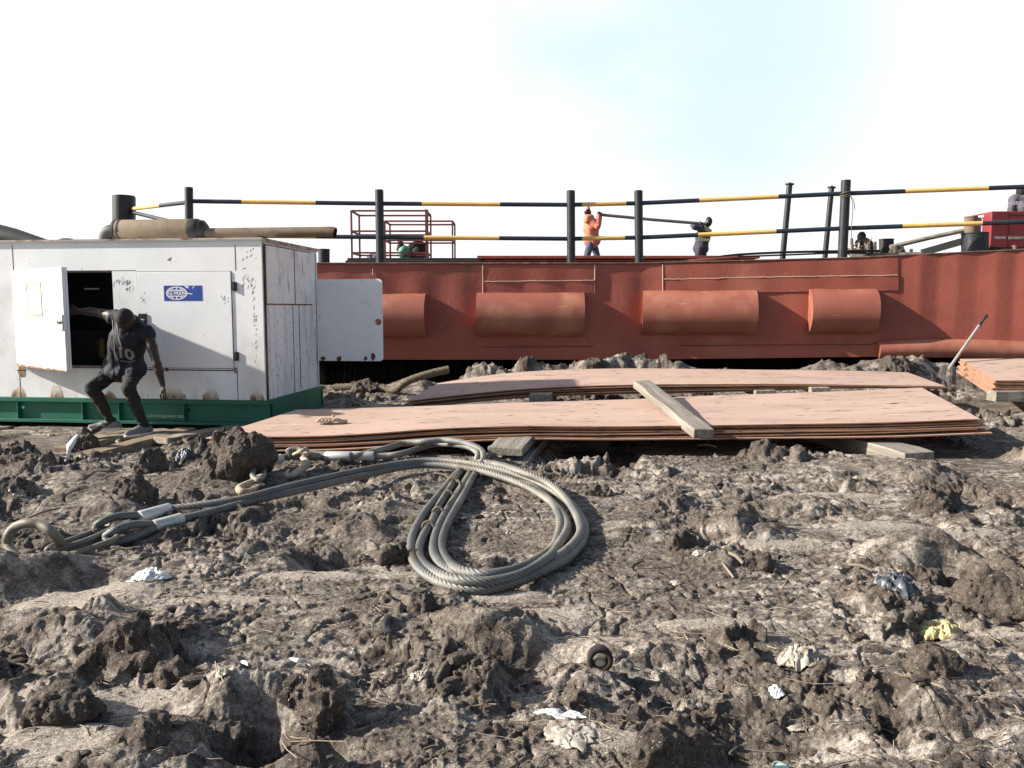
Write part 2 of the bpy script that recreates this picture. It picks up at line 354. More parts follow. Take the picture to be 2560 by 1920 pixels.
LEG2 = [(453,1298,.05),(540,1277,.055),(640,1250,.07),(740,1228,.08),(885,1195,.07),(1007,1168,.06),(1088,1163,.06),(1190,1175,.06),(1285,1203,.05),(1355,1238,.035),(1405,1282,.035),(1418,1320,.035),(1400,1357,.06),(1370,1395,.07),(1300,1437,.06),(1210,1455,.07),(1125,1445,.07),(1062,1412,.04),(1047,1378,.035),(1060,1338,.035),(1078,1310,.035),(1100,1262,.035),(1124,1222,.035),(1150,1180,.04),(1205,1152,.05),(1250,1172,.05),(1320,1208,.035),(1380,1256,.035),(1400,1300,.035),(1392,1350,.035),(1370,1380,.035),(1300,1420,.07),(1215,1436,.08),(1150,1425,.07),(1113,1395,.035),(1104,1357,.035),(1120,1308,.035),(1156,1243,.035),(1180,1198,.035),(1200,1165,.05),(1210,1140,.10),(1195,1120,.13),(1150,1104,.14),(1100,1100,.14),(1068,1104,.13),(1010,1108,.11),(960,1122,.09),(900,1137,.075),(868,1143,.06)]
PATH1 = spline([G(*q) for q in LEG1], .012); PATH2 = spline([G(*q) for q in LEG2], .012)
# mounds, hollows (photo pixel, radii across and along in metres, height)
BUMPS = [(600,1140,.36,.24,.16),(60,1430,.32,.22,.20),(190,1475,.22,.20,-.16),(30,1500,.3,.2,-.08),(850,1385,.20,.16,-.26),(905,1330,.14,.10,.10),(700,1258,.34,.10,-.16),(1000,1280,.3,.25,.09),
 (100,1590,.34,.11,.10),(255,1545,.13,.09,.09),(60,1680,.22,.10,-.08),(140,1760,.20,.12,.09),(330,1640,.16,.12,.08),(680,1835,.20,.14,-.22),(560,1770,.2,.12,.13),(780,1730,.16,.2,.09),(380,1880,.2,.1,.08),
 (1240,1590,.22,.12,.12),(1330,1640,.20,.14,-.12),(1480,1720,.14,.10,.06),(1560,1620,.2,.1,.04),(1040,1560,.3,.10,.04),(1880,1830,.24,.22,-.13),(2300,1400,.28,.2,.16),(2400,1440,.18,.16,-.24),(2500,1450,.2,.2,.12),
 (2270,1190,.34,.24,.10),(2400,1235,.26,.2,-.08),(2000,1270,.3,.16,.06),(1850,1330,.26,.14,.08),(1570,1340,.20,.14,.07),(1820,1400,.22,.16,.06),(2200,1680,.25,.14,.06),(2330,1810,.22,.10,-.11),(2280,1760,.2,.1,.08),(2450,1850,.24,.12,.07),
 (330,1270,.3,.16,.09),(520,1200,.25,.16,.06),(200,1230,.3,.16,.06),(120,1180,.4,.2,.05),(420,1200,.3,.2,.04),(1000,1480,.12,.10,.03),(450,1400,.6,.3,.02),
 (1500,1170,.7,.3,.05),(1780,1180,.5,.3,.03),(2050,1180,.4,.3,.05),(2420,1100,.5,.4,.06)]
BG = [(G(a,b), sx, sy, h) for a,b,sx,sy,h in BUMPS]
FAR = [(1210,915,13.0,.36,.24,.40),(1330,910,13.0,.44,.24,.42),(1470,910,12.9,.5,.24,.44),(1590,905,13.0,.45,.26,.50),(1690,910,12.8,.32,.24,.40),(1790,920,12.8,.4,.3,.26),(1040,965,12.4,.4,.3,.16),(900,975,12.0,.8,.4,.06),(830,985,10.8,.4,.4,.08),(2230,905,12.6,.5,.4,.42),(2350,900,12.7,.6,.4,.40),(2520,900,13.0,.9,.4,.36),(2100,925,12.6,.5,.3,.32),(1950,925,12.7,.7,.3,.26),(2330,960,11.2,.5,.6,.10)]
BG += [(P(a,b,Y), sx, sy, h) for a,b,Y,sx,sy,h in FAR]
SANDP = [(250,1480,.45,.28),(330,1760,.30,.20),(150,1860,.36,.24),(60,1740,.3,.14),(780,1440,.5,.1),(1010,1440,.3,.1),(1350,1540,.45,.14),(1260,1490,.4,.1),(2200,1315,.55,.14),(1960,1360,.5,.12),(2080,1240,.7,.14),(450,1620,.3,.12),(1480,1610,.4,.12),(2420,1330,.4,.12),(560,1500,.5,.08),(330,1330,.4,.12),(1800,1560,.5,.1),(1500,1850,.3,.1),(1900,1100,.4,.1)]
SG = [(G(a,b), sx, sy) for a,b,sx,sy in SANDP]
CALM = [(1780,1580,1.0,.42,.9),(2180,1660,.8,.40,.85),(2250,1850,.6,.32,.85),(1900,1480,.9,.4,.75),(2000,1210,1.5,.75,.75),(1600,1180,.9,.5,.7),(2300,1330,.9,.4,.6),(1650,1540,.7,.22,.75),(2050,1600,.55,.22,.8),(2150,1860,.5,.25,.75),(1150,1850,.45,.28,.7),(300,1500,.55,.35,.9),(620,1480,.7,.25,.6),(1100,1330,.7,.5,.6),(1350,1560,.5,.15,.7),(520,1420,.6,.25,.6)]
CG = [(G(a,b), sx, sy, k) for a,b,sx,sy,k in CALM]
FLAT = []                               # footprints the ground must stay under: (centre, half sizes, yaw, cap height), filled below
LINKP = [(350,1290),(298,1293),(255,1308),(243,1325),(300,1316),(386,1313),(335,1316),(285,1330),(262,1348),(330,1345),(152,1366),(128,1376),(160,1366),(200,1356),(240,1342),(280,1322),(60,1394),(100,1400),(160,1386),(220,1372),(285,1348),(40,1380),(640,1190),(655,1165),(620,1215),(720,1185),(745,1150),(700,1146),(800,1141),(850,1140)]
_pp = np.array([tuple(p) for p in PATH1[::12]+PATH2[::12]]+[tuple(G(a,b,.03)) for a,b in LINKP]*1)
def ground(x, y, parts=False):
    x = np.asarray(x, float); y = np.asarray(y, float); z = T0(y)
    sand = np.zeros_like(x)
    for c, sx, sy in SG: sand = np.maximum(sand, np.exp(-((x-c.x)/sx)**2-((y-c.y)/sy)**2))
    wx = x+.10*noise2(x*2.3, y*2.3, 41)+.035*noise2(x*7, y*7, 43); wy = y+.10*noise2(x*2.3, y*2.3, 42)+.035*noise2(x*7, y*7, 44)
    for c, sx, sy, h in BG:
        q = np.exp(-(((wx-c.x)/sx)**2+((wy-c.y)/sy)**2)**1.6); z = z+h*q
    rough = sst(-.22, .30, fbm2(x*.9+3, y*.9, 3, 11))
    calm = np.zeros_like(x)
    for c, sx, sy, k in CG: calm = np.maximum(calm, k*np.exp(-((x-c.x)/sx)**4-((y-c.y)/sy)**4))
    rough = rough*(1-calm*(1-.8*sst(.14, .30, fbm2(wx*2.1, wy*2.1, 2, 93))))
    rough = rough*(.45+.55*sst(0, .3, fbm2(x*.35, y*.5, 2, 77)+.35))
    def lump(sc, seed, lo, hi, warp):
        n = fbm2(wx*sc+warp*noise2(x*sc*2, y*sc*2, seed+7), wy*sc*1.25+warp*noise2(x*sc*2, y*sc*2, seed+8), 3, seed, .55)
        return sst(lo, hi, n)
    l1 = lump(1.6, 21, .04, .20, .2); l2 = lump(4.0, 25, .10, .20, .3); l3 = lump(9.5, 29, .08, .20, .3); l4 = lump(22, 33, .02, .25, .2)
    ux = wx+.05*noise2(x*11, y*11, 46)+.02*noise2(x*28, y*28, 47); uy = wy+.05*noise2(x*11, y*11, 48)+.02*noise2(x*28, y*28, 49)
    o1, t1, g1 = slab(ux, uy, 1.9, 201); o2, t2, g2 = slab(ux, uy, 5.2, 207)
    ridg = 1-np.abs(fbm2(wx*6, wy*6, 3, 51))*2
    f = .006*fbm2(x*30, y*30, 3, 61)+.0025*fbm2(x*90, y*90, 2, 66)
    far = sst(4, 8, y); fz = z.copy()
    nr = .72+.28*sst(4.2, 5.6, y)
    d = nr*rough*(.105*(l1-.42)+.042*(l2-.4)+.018*(l3-.4)+.012*l4)+(1-rough)*.007*(l3+l4-.6)+.030*rough*(ridg-.5)*(1+.3*far)+f*(.22+rough)+.018*fbm2(x*2, y*2, 3, 90)
    crack = sst(.955, .995, 1-np.abs(fbm2(wx*2.6, wy*2.6, 2, 71))*1.0)*.02*(1-rough)
    z = z+d-crack+nr*rough*(1-.65*sst(10, 12, y))*(SLAB1*(o1+1.5*t1)*sst(0,.10,g1)+SLAB2*(o2+1.6*t2)*sst(0,.12,g2)-.02*(1-sst(0,.12,g1)))
    sand0 = sand; lvl = .25*fz+.75*T0(y)-.125+.135*np.minimum(sand*1.25, 1)+.006*noise2(x*5, y*7, 131)+.0015*noise2(x*60, y*60, 132)
    sandy = sst(-.010, .012, lvl-z); z = np.maximum(z, lvl); sand = sandy
    lo = rough*(.5*l1+.35*l2+.2*l3)*(1-sandy)
    # under the ropes and the things that lie on it the ground gives way
    near = (y > 2.8) & (y < 7.6) & (x > -4) & (x < 1.4)
    ix = np.argwhere(near.ravel()).ravel()
    if len(ix):
        xr = x.ravel()[ix]; yr = y.ravel()[ix]; zr = z.ravel().copy(); best = np.full(len(ix), 9.0); bz = np.zeros(len(ix))
        for p in _pp:
            dd = np.hypot(xr-p[0], yr-p[1]); m = dd < best; best[m] = dd[m]; bz[m] = p[2]
        w = sst(.30, .06, best); cap = bz-RR*.55
        zr[ix] = np.where(zr[ix] > cap, zr[ix]*(1-w)+cap*w, zr[ix]); z = zr.reshape(x.shape)
    for (cx, cy, hx, hy, yaw, cap) in FLAT:
        dx = x-cx; dy = y-cy; c, s_ = math.cos(yaw), math.sin(yaw)
        qx = np.abs(dx*c+dy*s_)-hx; qy = np.abs(-dx*s_+dy*c)-hy
        dist = np.maximum(qx, qy); w = sst(.12, -.02, dist); z = np.where(z > cap, z*(1-w)+cap*w, z)
    if parts: return z, rough, np.maximum(sand, .6*sst(.25, .85, sand0+.25*fbm2(x*6, y*9, 3, 141))*np.clip(1-lo*2.2, 0, 1)), lo
    return z
def slab(x, y, sc, seed):
    """dug chunks: every cell a tilted face with a step to its neighbours"""
    x = np.asarray(x)*sc; y = np.asarray(y)*sc*1.25; ix = np.floor(x).astype(np.int64); iy = np.floor(y).astype(np.int64)
    b1 = np.full(x.shape, 9.0); b2 = b1.copy(); off = np.zeros(x.shape); tl = np.zeros(x.shape)
    for dx in (-1,0,1):
        for dy in (-1,0,1):
            a, b = ix+dx, iy+dy; r = [_hash(a, b, k, seed)/4294967296.0 for k in range(5)]
            ux = x-(a+r[0]); uy = y-(b+r[1]); d = np.hypot(ux, uy); m = d < b1
            b2 = np.where(m, b1, np.minimum(b2, d)); b1 = np.where(m, d, b1)
            off = np.where(m, r[2]-.5, off); tl = np.where(m, (r[3]-.5)*ux+(r[4]-.5)*uy, tl)
    return off, tl, b2-b1
def gz(x, y): return float(ground(np.array([x]), np.array([y]))[0])
def soil_material():
    m = bpy.data.materials.new('dug_clay'); m.use_nodes = True; nt = m.node_tree; N = nt.nodes; L = nt.links; b = N['Principled BSDF']
    tc = N.new('ShaderNodeTexCoord'); at = N.new('ShaderNodeAttribute'); at.attribute_name = 'dry'
    ao = N.new('ShaderNodeAttribute'); ao.attribute_name = 'chunk'
    def noise(sc, det=5, vec=None):
        mp = N.new('ShaderNodeMapping'); L.new(tc.outputs['Object'], mp.inputs[0]); mp.inputs['Scale'].default_value = sc if hasattr(sc, '__len__') else (sc,)*3
        n = N.new('ShaderNodeTexNoise'); n.inputs['Scale'].default_value = 1; n.inputs['Detail'].default_value = det; n.inputs['Roughness'].default_value = .62; L.new(mp.outputs[0], n.inputs[0]); return n.outputs['Fac']
    def mr(v, a, c, lo=0, hi=1):
        r = N.new('ShaderNodeMapRange'); r.inputs[1].default_value = a; r.inputs[2].default_value = c; r.inputs[3].default_value = lo; r.inputs[4].default_value = hi; L.new(v, r.inputs[0]); return r.outputs[0]
    def mth(op, a, c):
        x = N.new('ShaderNodeMath'); x.operation = op
        for i, v in enumerate((a, c)):
            if isinstance(v, (int, float)): x.inputs[i].default_value = v
            else: L.new(v, x.inputs[i])
        x.use_clamp = True; return x.outputs[0]
    def mix(f, a, c):
        x = N.new('ShaderNodeMix'); x.data_type = 'RGBA'; L.new(f, x.inputs[0])
        for s, v in ((x.inputs[6], a), (x.inputs[7], c)):
            if isinstance(v, tuple): s.default_value = (*v, 1)
            else: L.new(v, s)
        return x.outputs[2]
    cur = mix(mr(noise(1.6), .35, .65), SOIL_A, SOIL_B)
    cur = mix(mr(noise(9, 6), .42, .66), cur, SOIL_C); cur = mix(mth('MULTIPLY', mr(noise(30, 5), .55, .68), .5), cur, SOIL_P)
    cur = mix(mr(noise(.8, 3), .55, .75), cur, SOIL_R)                      # reddish clay patches
    cur = mix(mth('MULTIPLY', mr(ao.outputs['Fac'], .05, .7), mr(noise(5, 5), .3, .6, .35, .9)), cur, SOIL_W)   # freshly dug lumps are damper and darker
    streak = mth('MULTIPLY', mr(noise((5, 16, 8), 6), .46, .60), mr(noise(.9, 3), .38, .56))
    streak = mth('MULTIPLY', streak, mr(ao.outputs['Fac'], .55, .1))
    cur = mix(streak, cur, SOIL_P)                                          # pale dried silt
    dry = mth('MULTIPLY', mr(at.outputs['Fac'], .15, .8), mr(noise(14, 6), .25, .5, .55, 1))
    cur = mix(dry, cur, SOIL_S)                                             # sand washed into the flats
    cur = mix(mth('MULTIPLY', mr(noise(60, 3), .60, .72), .8), cur, SOIL_D)
    cur = mix(mr(noise(110, 2), .685, .72), cur, (.66,.61,.55))             # shell and grit flecks
    def gain(v):
        x = N.new('ShaderNodeMix'); x.data_type = 'RGBA'; x.blend_type = 'MULTIPLY'; x.inputs[0].default_value = 1; L.new(cur, x.inputs[6]); cb = N.new('ShaderNodeCombineColor')
        for i in range(3): L.new(v, cb.inputs[i])
        L.new(cb.outputs[0], x.inputs[7]); return x.outputs[2]
    cur = gain(mr(noise((55, 75, 60), 6), .36, .64, .58, 1.30)); cur = gain(mr(noise(210, 4), .34, .66, .62, 1.38))
    L.new(cur, b.inputs['Base Color'])
    L.new(mr(noise(20), .3, .7, .72, 1.0), b.inputs['Roughness']); b.inputs['Specular IOR Level'].default_value = .25
    b1 = N.new('ShaderNodeBump'); b1.inputs['Strength'].default_value = .5; b1.inputs['Distance'].default_value = .03; L.new(noise((34,50,40), 6), b1.inputs['Height'])
    b2 = N.new('ShaderNodeBump'); b2.inputs['Strength'].default_value = .65; b2.inputs['Distance'].default_value = .010; L.new(noise(130, 5), b2.inputs['Height'])
    L.new(b1.outputs[0], b2.inputs['Normal']); L.new(b2.outputs[0], b.inputs['Normal'])
    return m
SLAB1, SLAB2 = .125, .05
SOIL_A = (.120,.099,.081); SOIL_B = (.176,.147,.121); SOIL_C = (.076,.061,.050); SOIL_R = (.18,.136,.113); SOIL_P = (.37,.33,.285); SOIL_S = (.35,.306,.257); SOIL_W = (.072,.057,.046); SOIL_D = (.05,.038,.03)
M_SOIL = soil_material()
def set_attr(o, name, arr):
    a = o.data.attributes.new(name, 'FLOAT', 'POINT'); a.data.foreach_set('value', np.ascontiguousarray(arr, np.float32).ravel())
def build_ground():
    oy = -1.3
    A0 = R(40)
    ang = np.concatenate([np.linspace(-math.pi, -A0, 46, endpoint=False), np.linspace(-A0, A0, GN_A), np.linspace(A0, math.pi, 46)[1:]])[:-1]
    rad = np.concatenate([np.geomspace(.35, 3.3, 40, endpoint=False), np.geomspace(3.3, 15.2, GN_R), np.geomspace(15.5, 5000, 46)])
    A, RD = np.meshgrid(ang, rad); x = RD*np.sin(A); y = oy+RD*np.cos(A)
    z, rough, sand, lo = ground(x, y, True)
    vis = (np.abs(A) <= A0) & (RD > 3) & (RD < 15.2)
    amp = np.where(vis, 1, 0)*rough*sst(2.5, 3.6, RD)
    # crumbled, undercut edges: push the surface sideways as well
    dx = .036*fbm2(x*7+z*10, y*7+z*5, 2, 101)+.008*noise2(x*26+z*20, y*26, 103); dy = .036*fbm2(x*7-z*10, y*7+z*6, 2, 105)+.008*noise2(x*26, y*26+z*20, 107)
    x2 = x+dx*amp; y2 = y+dy*amp
    for p in _pp[::40]: pass
    n, k = A.shape; V = np.stack([x2, y2, z], -1).reshape(-1, 3)
    i = np.arange(n-1)[:,None]*k; j = np.arange(k)[None,:]; j2 = (j+1) % k
    Q = np.stack([i+j, i+k+j, i+k+j2, i+j2], -1).reshape(-1, 4)
    c = len(V); V = np.vstack([V, [[0, oy, 0]]])
    o = npmesh('ground', V, Q[:, ::-1] if False else Q, M_SOIL)
    me = o.data
    set_attr(o, 'dry', np.append(sand.ravel(), 0)); set_attr(o, 'chunk', np.append(lo.ravel(), 0))
    tag(o, 'churned grey brown clay ground with sandy flats, hollows and dug lumps', 'ground', kind='structure')
    return o
# ------------------------------------------------------------------ clods
def clod_mesh(w, d, h, seed, hres):
    s = Solid((-w*.75,-d*.75,-h*.5), (w*.75,d*.75,h*1.25), hres)
    r = random.Random(seed)
    s.ell((0,0,h*.35), (w*.46,d*.46,h*.58), k=0)
    for _ in range(5):
        a = r.uniform(0,6.28); q = r.uniform(.15,.34); s.ell((math.cos(a)*w*q, math.sin(a)*d*q, h*r.uniform(.1,.8)), (w*r.uniform(.15,.28), d*r.uniform(.15,.28), h*r.uniform(.18,.34)), k=.04)
    for _ in range(9):                                    # spade-cut faces
        a = r.uniform(0,6.28); t = r.uniform(-.2,1.2); q = r.uniform(.24,.42); n = (math.cos(a), math.sin(a), t); s.plane((n[0]*w*q, n[1]*d*q, h*.4+t*h*q), n)
    q = min(w,d,h); s.wobble(.20*q, 2.0/q, 3, seed); s.wobble(.10*q, 5.5/q, 3, seed+3, (1,1,.6)); s.wobble(.022, 26, 3, seed+6, (1,1,.45)); s.wobble(.011, 75, 2, seed+5)
    return s.mesh()
def clod(px, py, w, d, h, seed, label, sink=.03, Y=None, yaw=0, hres=.007, tilt=0):
    h *= .85; b = G(px, py) if Y is None else P(px, py, Y); z = gz(b.x, b.y)-sink-.12*h
    V, Q = clod_mesh(w, d, h, seed, hres)
    m = np.array(Matrix.Rotation(yaw, 3, 'Z') @ Matrix.Rotation(tilt, 3, 'Y'))
    o = npmesh('mud_clod', V@m.T, Q, M_SOIL); o.location = (b.x, b.y, z); WM[o] = Matrix.Translation((b.x,b.y,z))
    set_attr(o, 'dry', np.zeros(len(o.data.vertices))); set_attr(o, 'chunk', np.ones(len(o.data.vertices)))
    return tag(o, label, 'mud clod', 'large dug clods of mud')
def build_clods():
    clod(374,1182,.27,.24,.30,1,'rounded brown clod between the tan plank and the crumpled black scrap')
    clod(330,1262,.34,.26,.26,2,'pale pointed clod below the tan plank end, dark on its right side')
    clod(606,1195,.50,.40,.56,3,'big dark mud heap against the left end of the near steel plates', sink=.0)
    clod(530,1200,.24,.2,.22,31,'rough brown clod just left of the big heap by the plates')
    clod(1062,1530,.21,.11,.30,4,'upright slab of fibrous mud against the bottom of the rope coil', yaw=.3, sink=.06, hres=.006)
    clod(1690,1880,.36,.20,.34,5,'tall slab of mud at the bottom edge with a wide black shadow', yaw=.25, sink=.05, hres=.006, tilt=-.1)
    clod(2335,1270,.40,.24,.26,6,'flat faced clod with a dark right side, below the timber under the plates', yaw=.2)
    clod(2490,1530,.36,.26,.34,7,'large dark clod at the right edge beside the grey plastic bag hollow', yaw=-.3)
    clod(2310,1430,.42,.2,.20,8,'overhanging mud slab just above the grey plastic bag')
    clod(905,1400,.16,.16,.16,9,'brown clod on the right rim of the black pit')
    clod(985,1405,.22,.14,.18,10,'smooth faced clod left of the rope coil', yaw=.3)
    clod(1238,1252,.12,.11,.12,11,'knobbly clod lying inside the top of the rope coil')
    clod(330,1650,.22,.2,.14,12,'crusted clod on the sandy flat at lower left')
    clod(140,1790,.30,.2,.14,13,'low black clod in the pale sand at lower left')
    clod(440,1690,.20,.17,.15,14,'clod with a pale top beside the white twisted strip')
    clod(385,1890,.26,.16,.13,15,'dark clod at the bottom edge, ringed by sand')
    clod(1450,1760,.13,.13,.12,16,'clod just behind the torn clear film')
    clod(1500,1235,.20,.16,.15,17,'lumpy clod right of the rope coil top')
    clod(1700,1370,.22,.2,.16,18,'clod with a hollow below it, right of the coil')
    clod(1900,1420,.24,.2,.14,19,'flat brown clod left of the thin sticks')
    clod(2070,1750,.16,.14,.06,20,'small flat clod near the dirty crumpled bag')
    clod(2320,1690,.26,.16,.14,21,'grey clod below the yellow wrapper')
    clod(560,1840,.26,.18,.18,22,'jagged clod on the edge of the black hollow at the bottom')
    clod(790,1790,.20,.2,.22,23,'streaked upright clod right of the black hollow')
    for i, (px, py, Y, w, h) in enumerate([(1208,930,12.7,.48,.40),(1320,925,12.7,.42,.30),(1400,925,12.6,.5,.34),(1490,922,12.7,.36,.26),(1590,918,12.6,.62,.42),(1660,920,12.6,.46,.36)]):
        clod(px, py, w*1.2, .4, h, 40+i, ['pointed grey clod, leftmost of the bank below the hull','second clod from the left in the bank below the hull','third clod from the left in the bank below the hull','low clod with a white scrap in the bank below the hull','wide pale clod in the bank below the hull','rightmost tall clod in the bank below the hull'][i], Y=Y, hres=.013, sink=.05)
    clod(2235,915,.9,.5,.34,50,'smooth grey heap of mud against the hull by the leaning rod', Y=12.4, hres=.014, sink=.05)
    clod(2330,950,.5,.4,.34,51,'lumpy heap of mud at the foot of the leaning rod', Y=11.2, hres=.012, sink=.05)
    clod(905,965,.5,.3,.26,52,'ridge of mud behind the muddy mooring rope', Y=11.9, hres=.012, sink=.03)
def rubble():
    """loose crumbs: nobody could count them"""
    protos = []
    for k in range(6):
        bm = bmesh.new(); bmesh.ops.create_icosphere(bm, subdivisions=2 if k < 4 else 1, radius=1)
        v = np.array([tuple(q.co) for q in bm.verts]); f = np.array([[w.index for w in q.verts] for q in bm.faces]); bm.free()
        v = v*(1+.75*fbm3(v*1.1+k*7+20, 3, k)[:,None]); v = np.clip(v, -.72, .66); v *= np.array([1, .8, .62]); protos.append((v, f))
    n = N_RUB; r = np.sqrt(rng.uniform(2.2**2, 11.5**2, n*3))*1.0; r = 2.2+9.5*rng.uniform(0, 1, n*3)**1.5; a = rng.uniform(-R(38), R(38), n*3)
    x = r*np.sin(a); y = r*np.cos(a); _, rough, sand, lo = ground(x, y, True)
    keep = rng.uniform(0, 1, n*3) < (.15+rough)*(1-sand*.6); keep &= ~(np.array([any((abs(xx-c[0]) < c[2] and abs(yy-c[1]) < c[3]) for c in FLAT) for xx, yy in zip(x, y)]))
    x, y = x[keep][:n], y[keep][:n]; z = ground(x, y)
    sz = np.minimum(.005+.012*rng.pareto(2.6, len(x)), .042); V = []; Fc = []; o = 0
    for i in range(len(x)):
        v, f = protos[rng.integers(0, 4) if sz[i] > .014 else rng.integers(4, 6)]
        t = rng.uniform(0, 6.28); c, s_ = math.cos(t), math.sin(t)
        q = v*sz[i]*np.array([rng.uniform(.8,1.5), 1, rng.uniform(.7,1.2)]); q = np.stack([q[:,0]*c-q[:,1]*s_, q[:,0]*s_+q[:,1]*c, q[:,2]], -1)+[x[i], y[i], z[i]+sz[i]*.12]
        V.append(q); Fc.append(f+o); o += len(v)
    ob = npmesh('mud_crumbs', np.concatenate(V), np.concatenate(Fc), M_SOIL, smooth=False)
    set_attr(ob, 'dry', np.zeros(o)); set_attr(ob, 'chunk', np.full(o, .6))
    tag(ob, 'loose crumbs of clay scattered over the ground', 'mud', kind='stuff')
def straw():
    n = N_STRAW; r = 2.2+7*rng.uniform(0, 1, n)**1.4; a = rng.uniform(-R(37), R(37), n); x = r*np.sin(a); y = r*np.cos(a); mb = MB()
    z = ground(x, y)
    for i in range(n):
        l = random.uniform(.02, .09)*(1+.4*(random.random() < .1)*3); t = random.uniform(0, 6.28) if random.random() < .5 else random.gauss(.2, .5); w = random.uniform(.0007, .0017)*(1+y[i]*.12)
        dx, dy = math.cos(t)*l/2, math.sin(t)*l/2; k = random.uniform(-.3, .3)
        pts = [(x[i]-dx, y[i]-dy, z[i]+random.uniform(-.002,.012)), (x[i]-dy*k, y[i]+dx*k, z[i]+.008), (x[i]+dx, y[i]+dy, z[i]+random.uniform(-.002,.014))]
        mb.tube(pts, w, 4, 0 if random.random() < .65 else 1, caps=False)
    o = mb.build('straw_bits', [mat('dry_straw', (.30,.25,.18), .8, var=.25, bump=0), mat('dark_fibre', (.07,.05,.035), .9, bump=0)])
    tag(o, 'bits of dry straw and root fibre lying on the clay', 'straw', kind='stuff')
# ================================================================== THE BARGE
HX = [-6.4, 2.4, 9.0, 15.0]; HYv = [15.1, 15.0, 14.05, 13.2]
def dent(x, z=1.3):
    x = np.asarray(x, float)
    s = sst(6.3, 7.4, x); q = (x-6.3)/.62; saw = (q-np.floor(q)); tri = np.where(saw < .5, saw*2, 2-saw*2)
    d = -.036*s*tri*sst(.5, 1.1, z)*(.7+.3*np.sin(q*1.7))
    d = d+.010*np.sin(x*2*np.pi/.78)*(1-s)*sst(.5,.9,z)*sst(2.15,1.9,z)+.012*fbm2(x*.8, np.zeros_like(x)+z*.8, 2, 5)
    return d
def hullY(x): return float(np.interp(x, HX, HYv))
def HP(px, py, off=0.0):                # the hull side seen at a photo pixel, off metres in front of it
    Y = 15.0
    for _ in range(8): p = P(px, py, Y); Y = hullY(p.x)-off
    p = P(px, py, Y); p.y += float(dent(p.x, p.z)); return p
def deckz(x): return float(np.interp(x, [HP(440,659).x, HP(1597,659).x, HP(2112,645).x, HP(2560,625).x, 15], [HP(440,659).z, HP(1597,659).z, HP(2112,646).z, HP(2560,625).z, HP(2560,625).z+.15]))
def botz(x): return float(np.interp(x, [HP(440,899).x, HP(1597,899).x, HP(2240,890).x, 15], [HP(440,899).z, HP(1597,899).z, HP(2240,891).z, HP(2240,891).z+.1]))
def pxs(x): return CX+F*x/hullY(x)
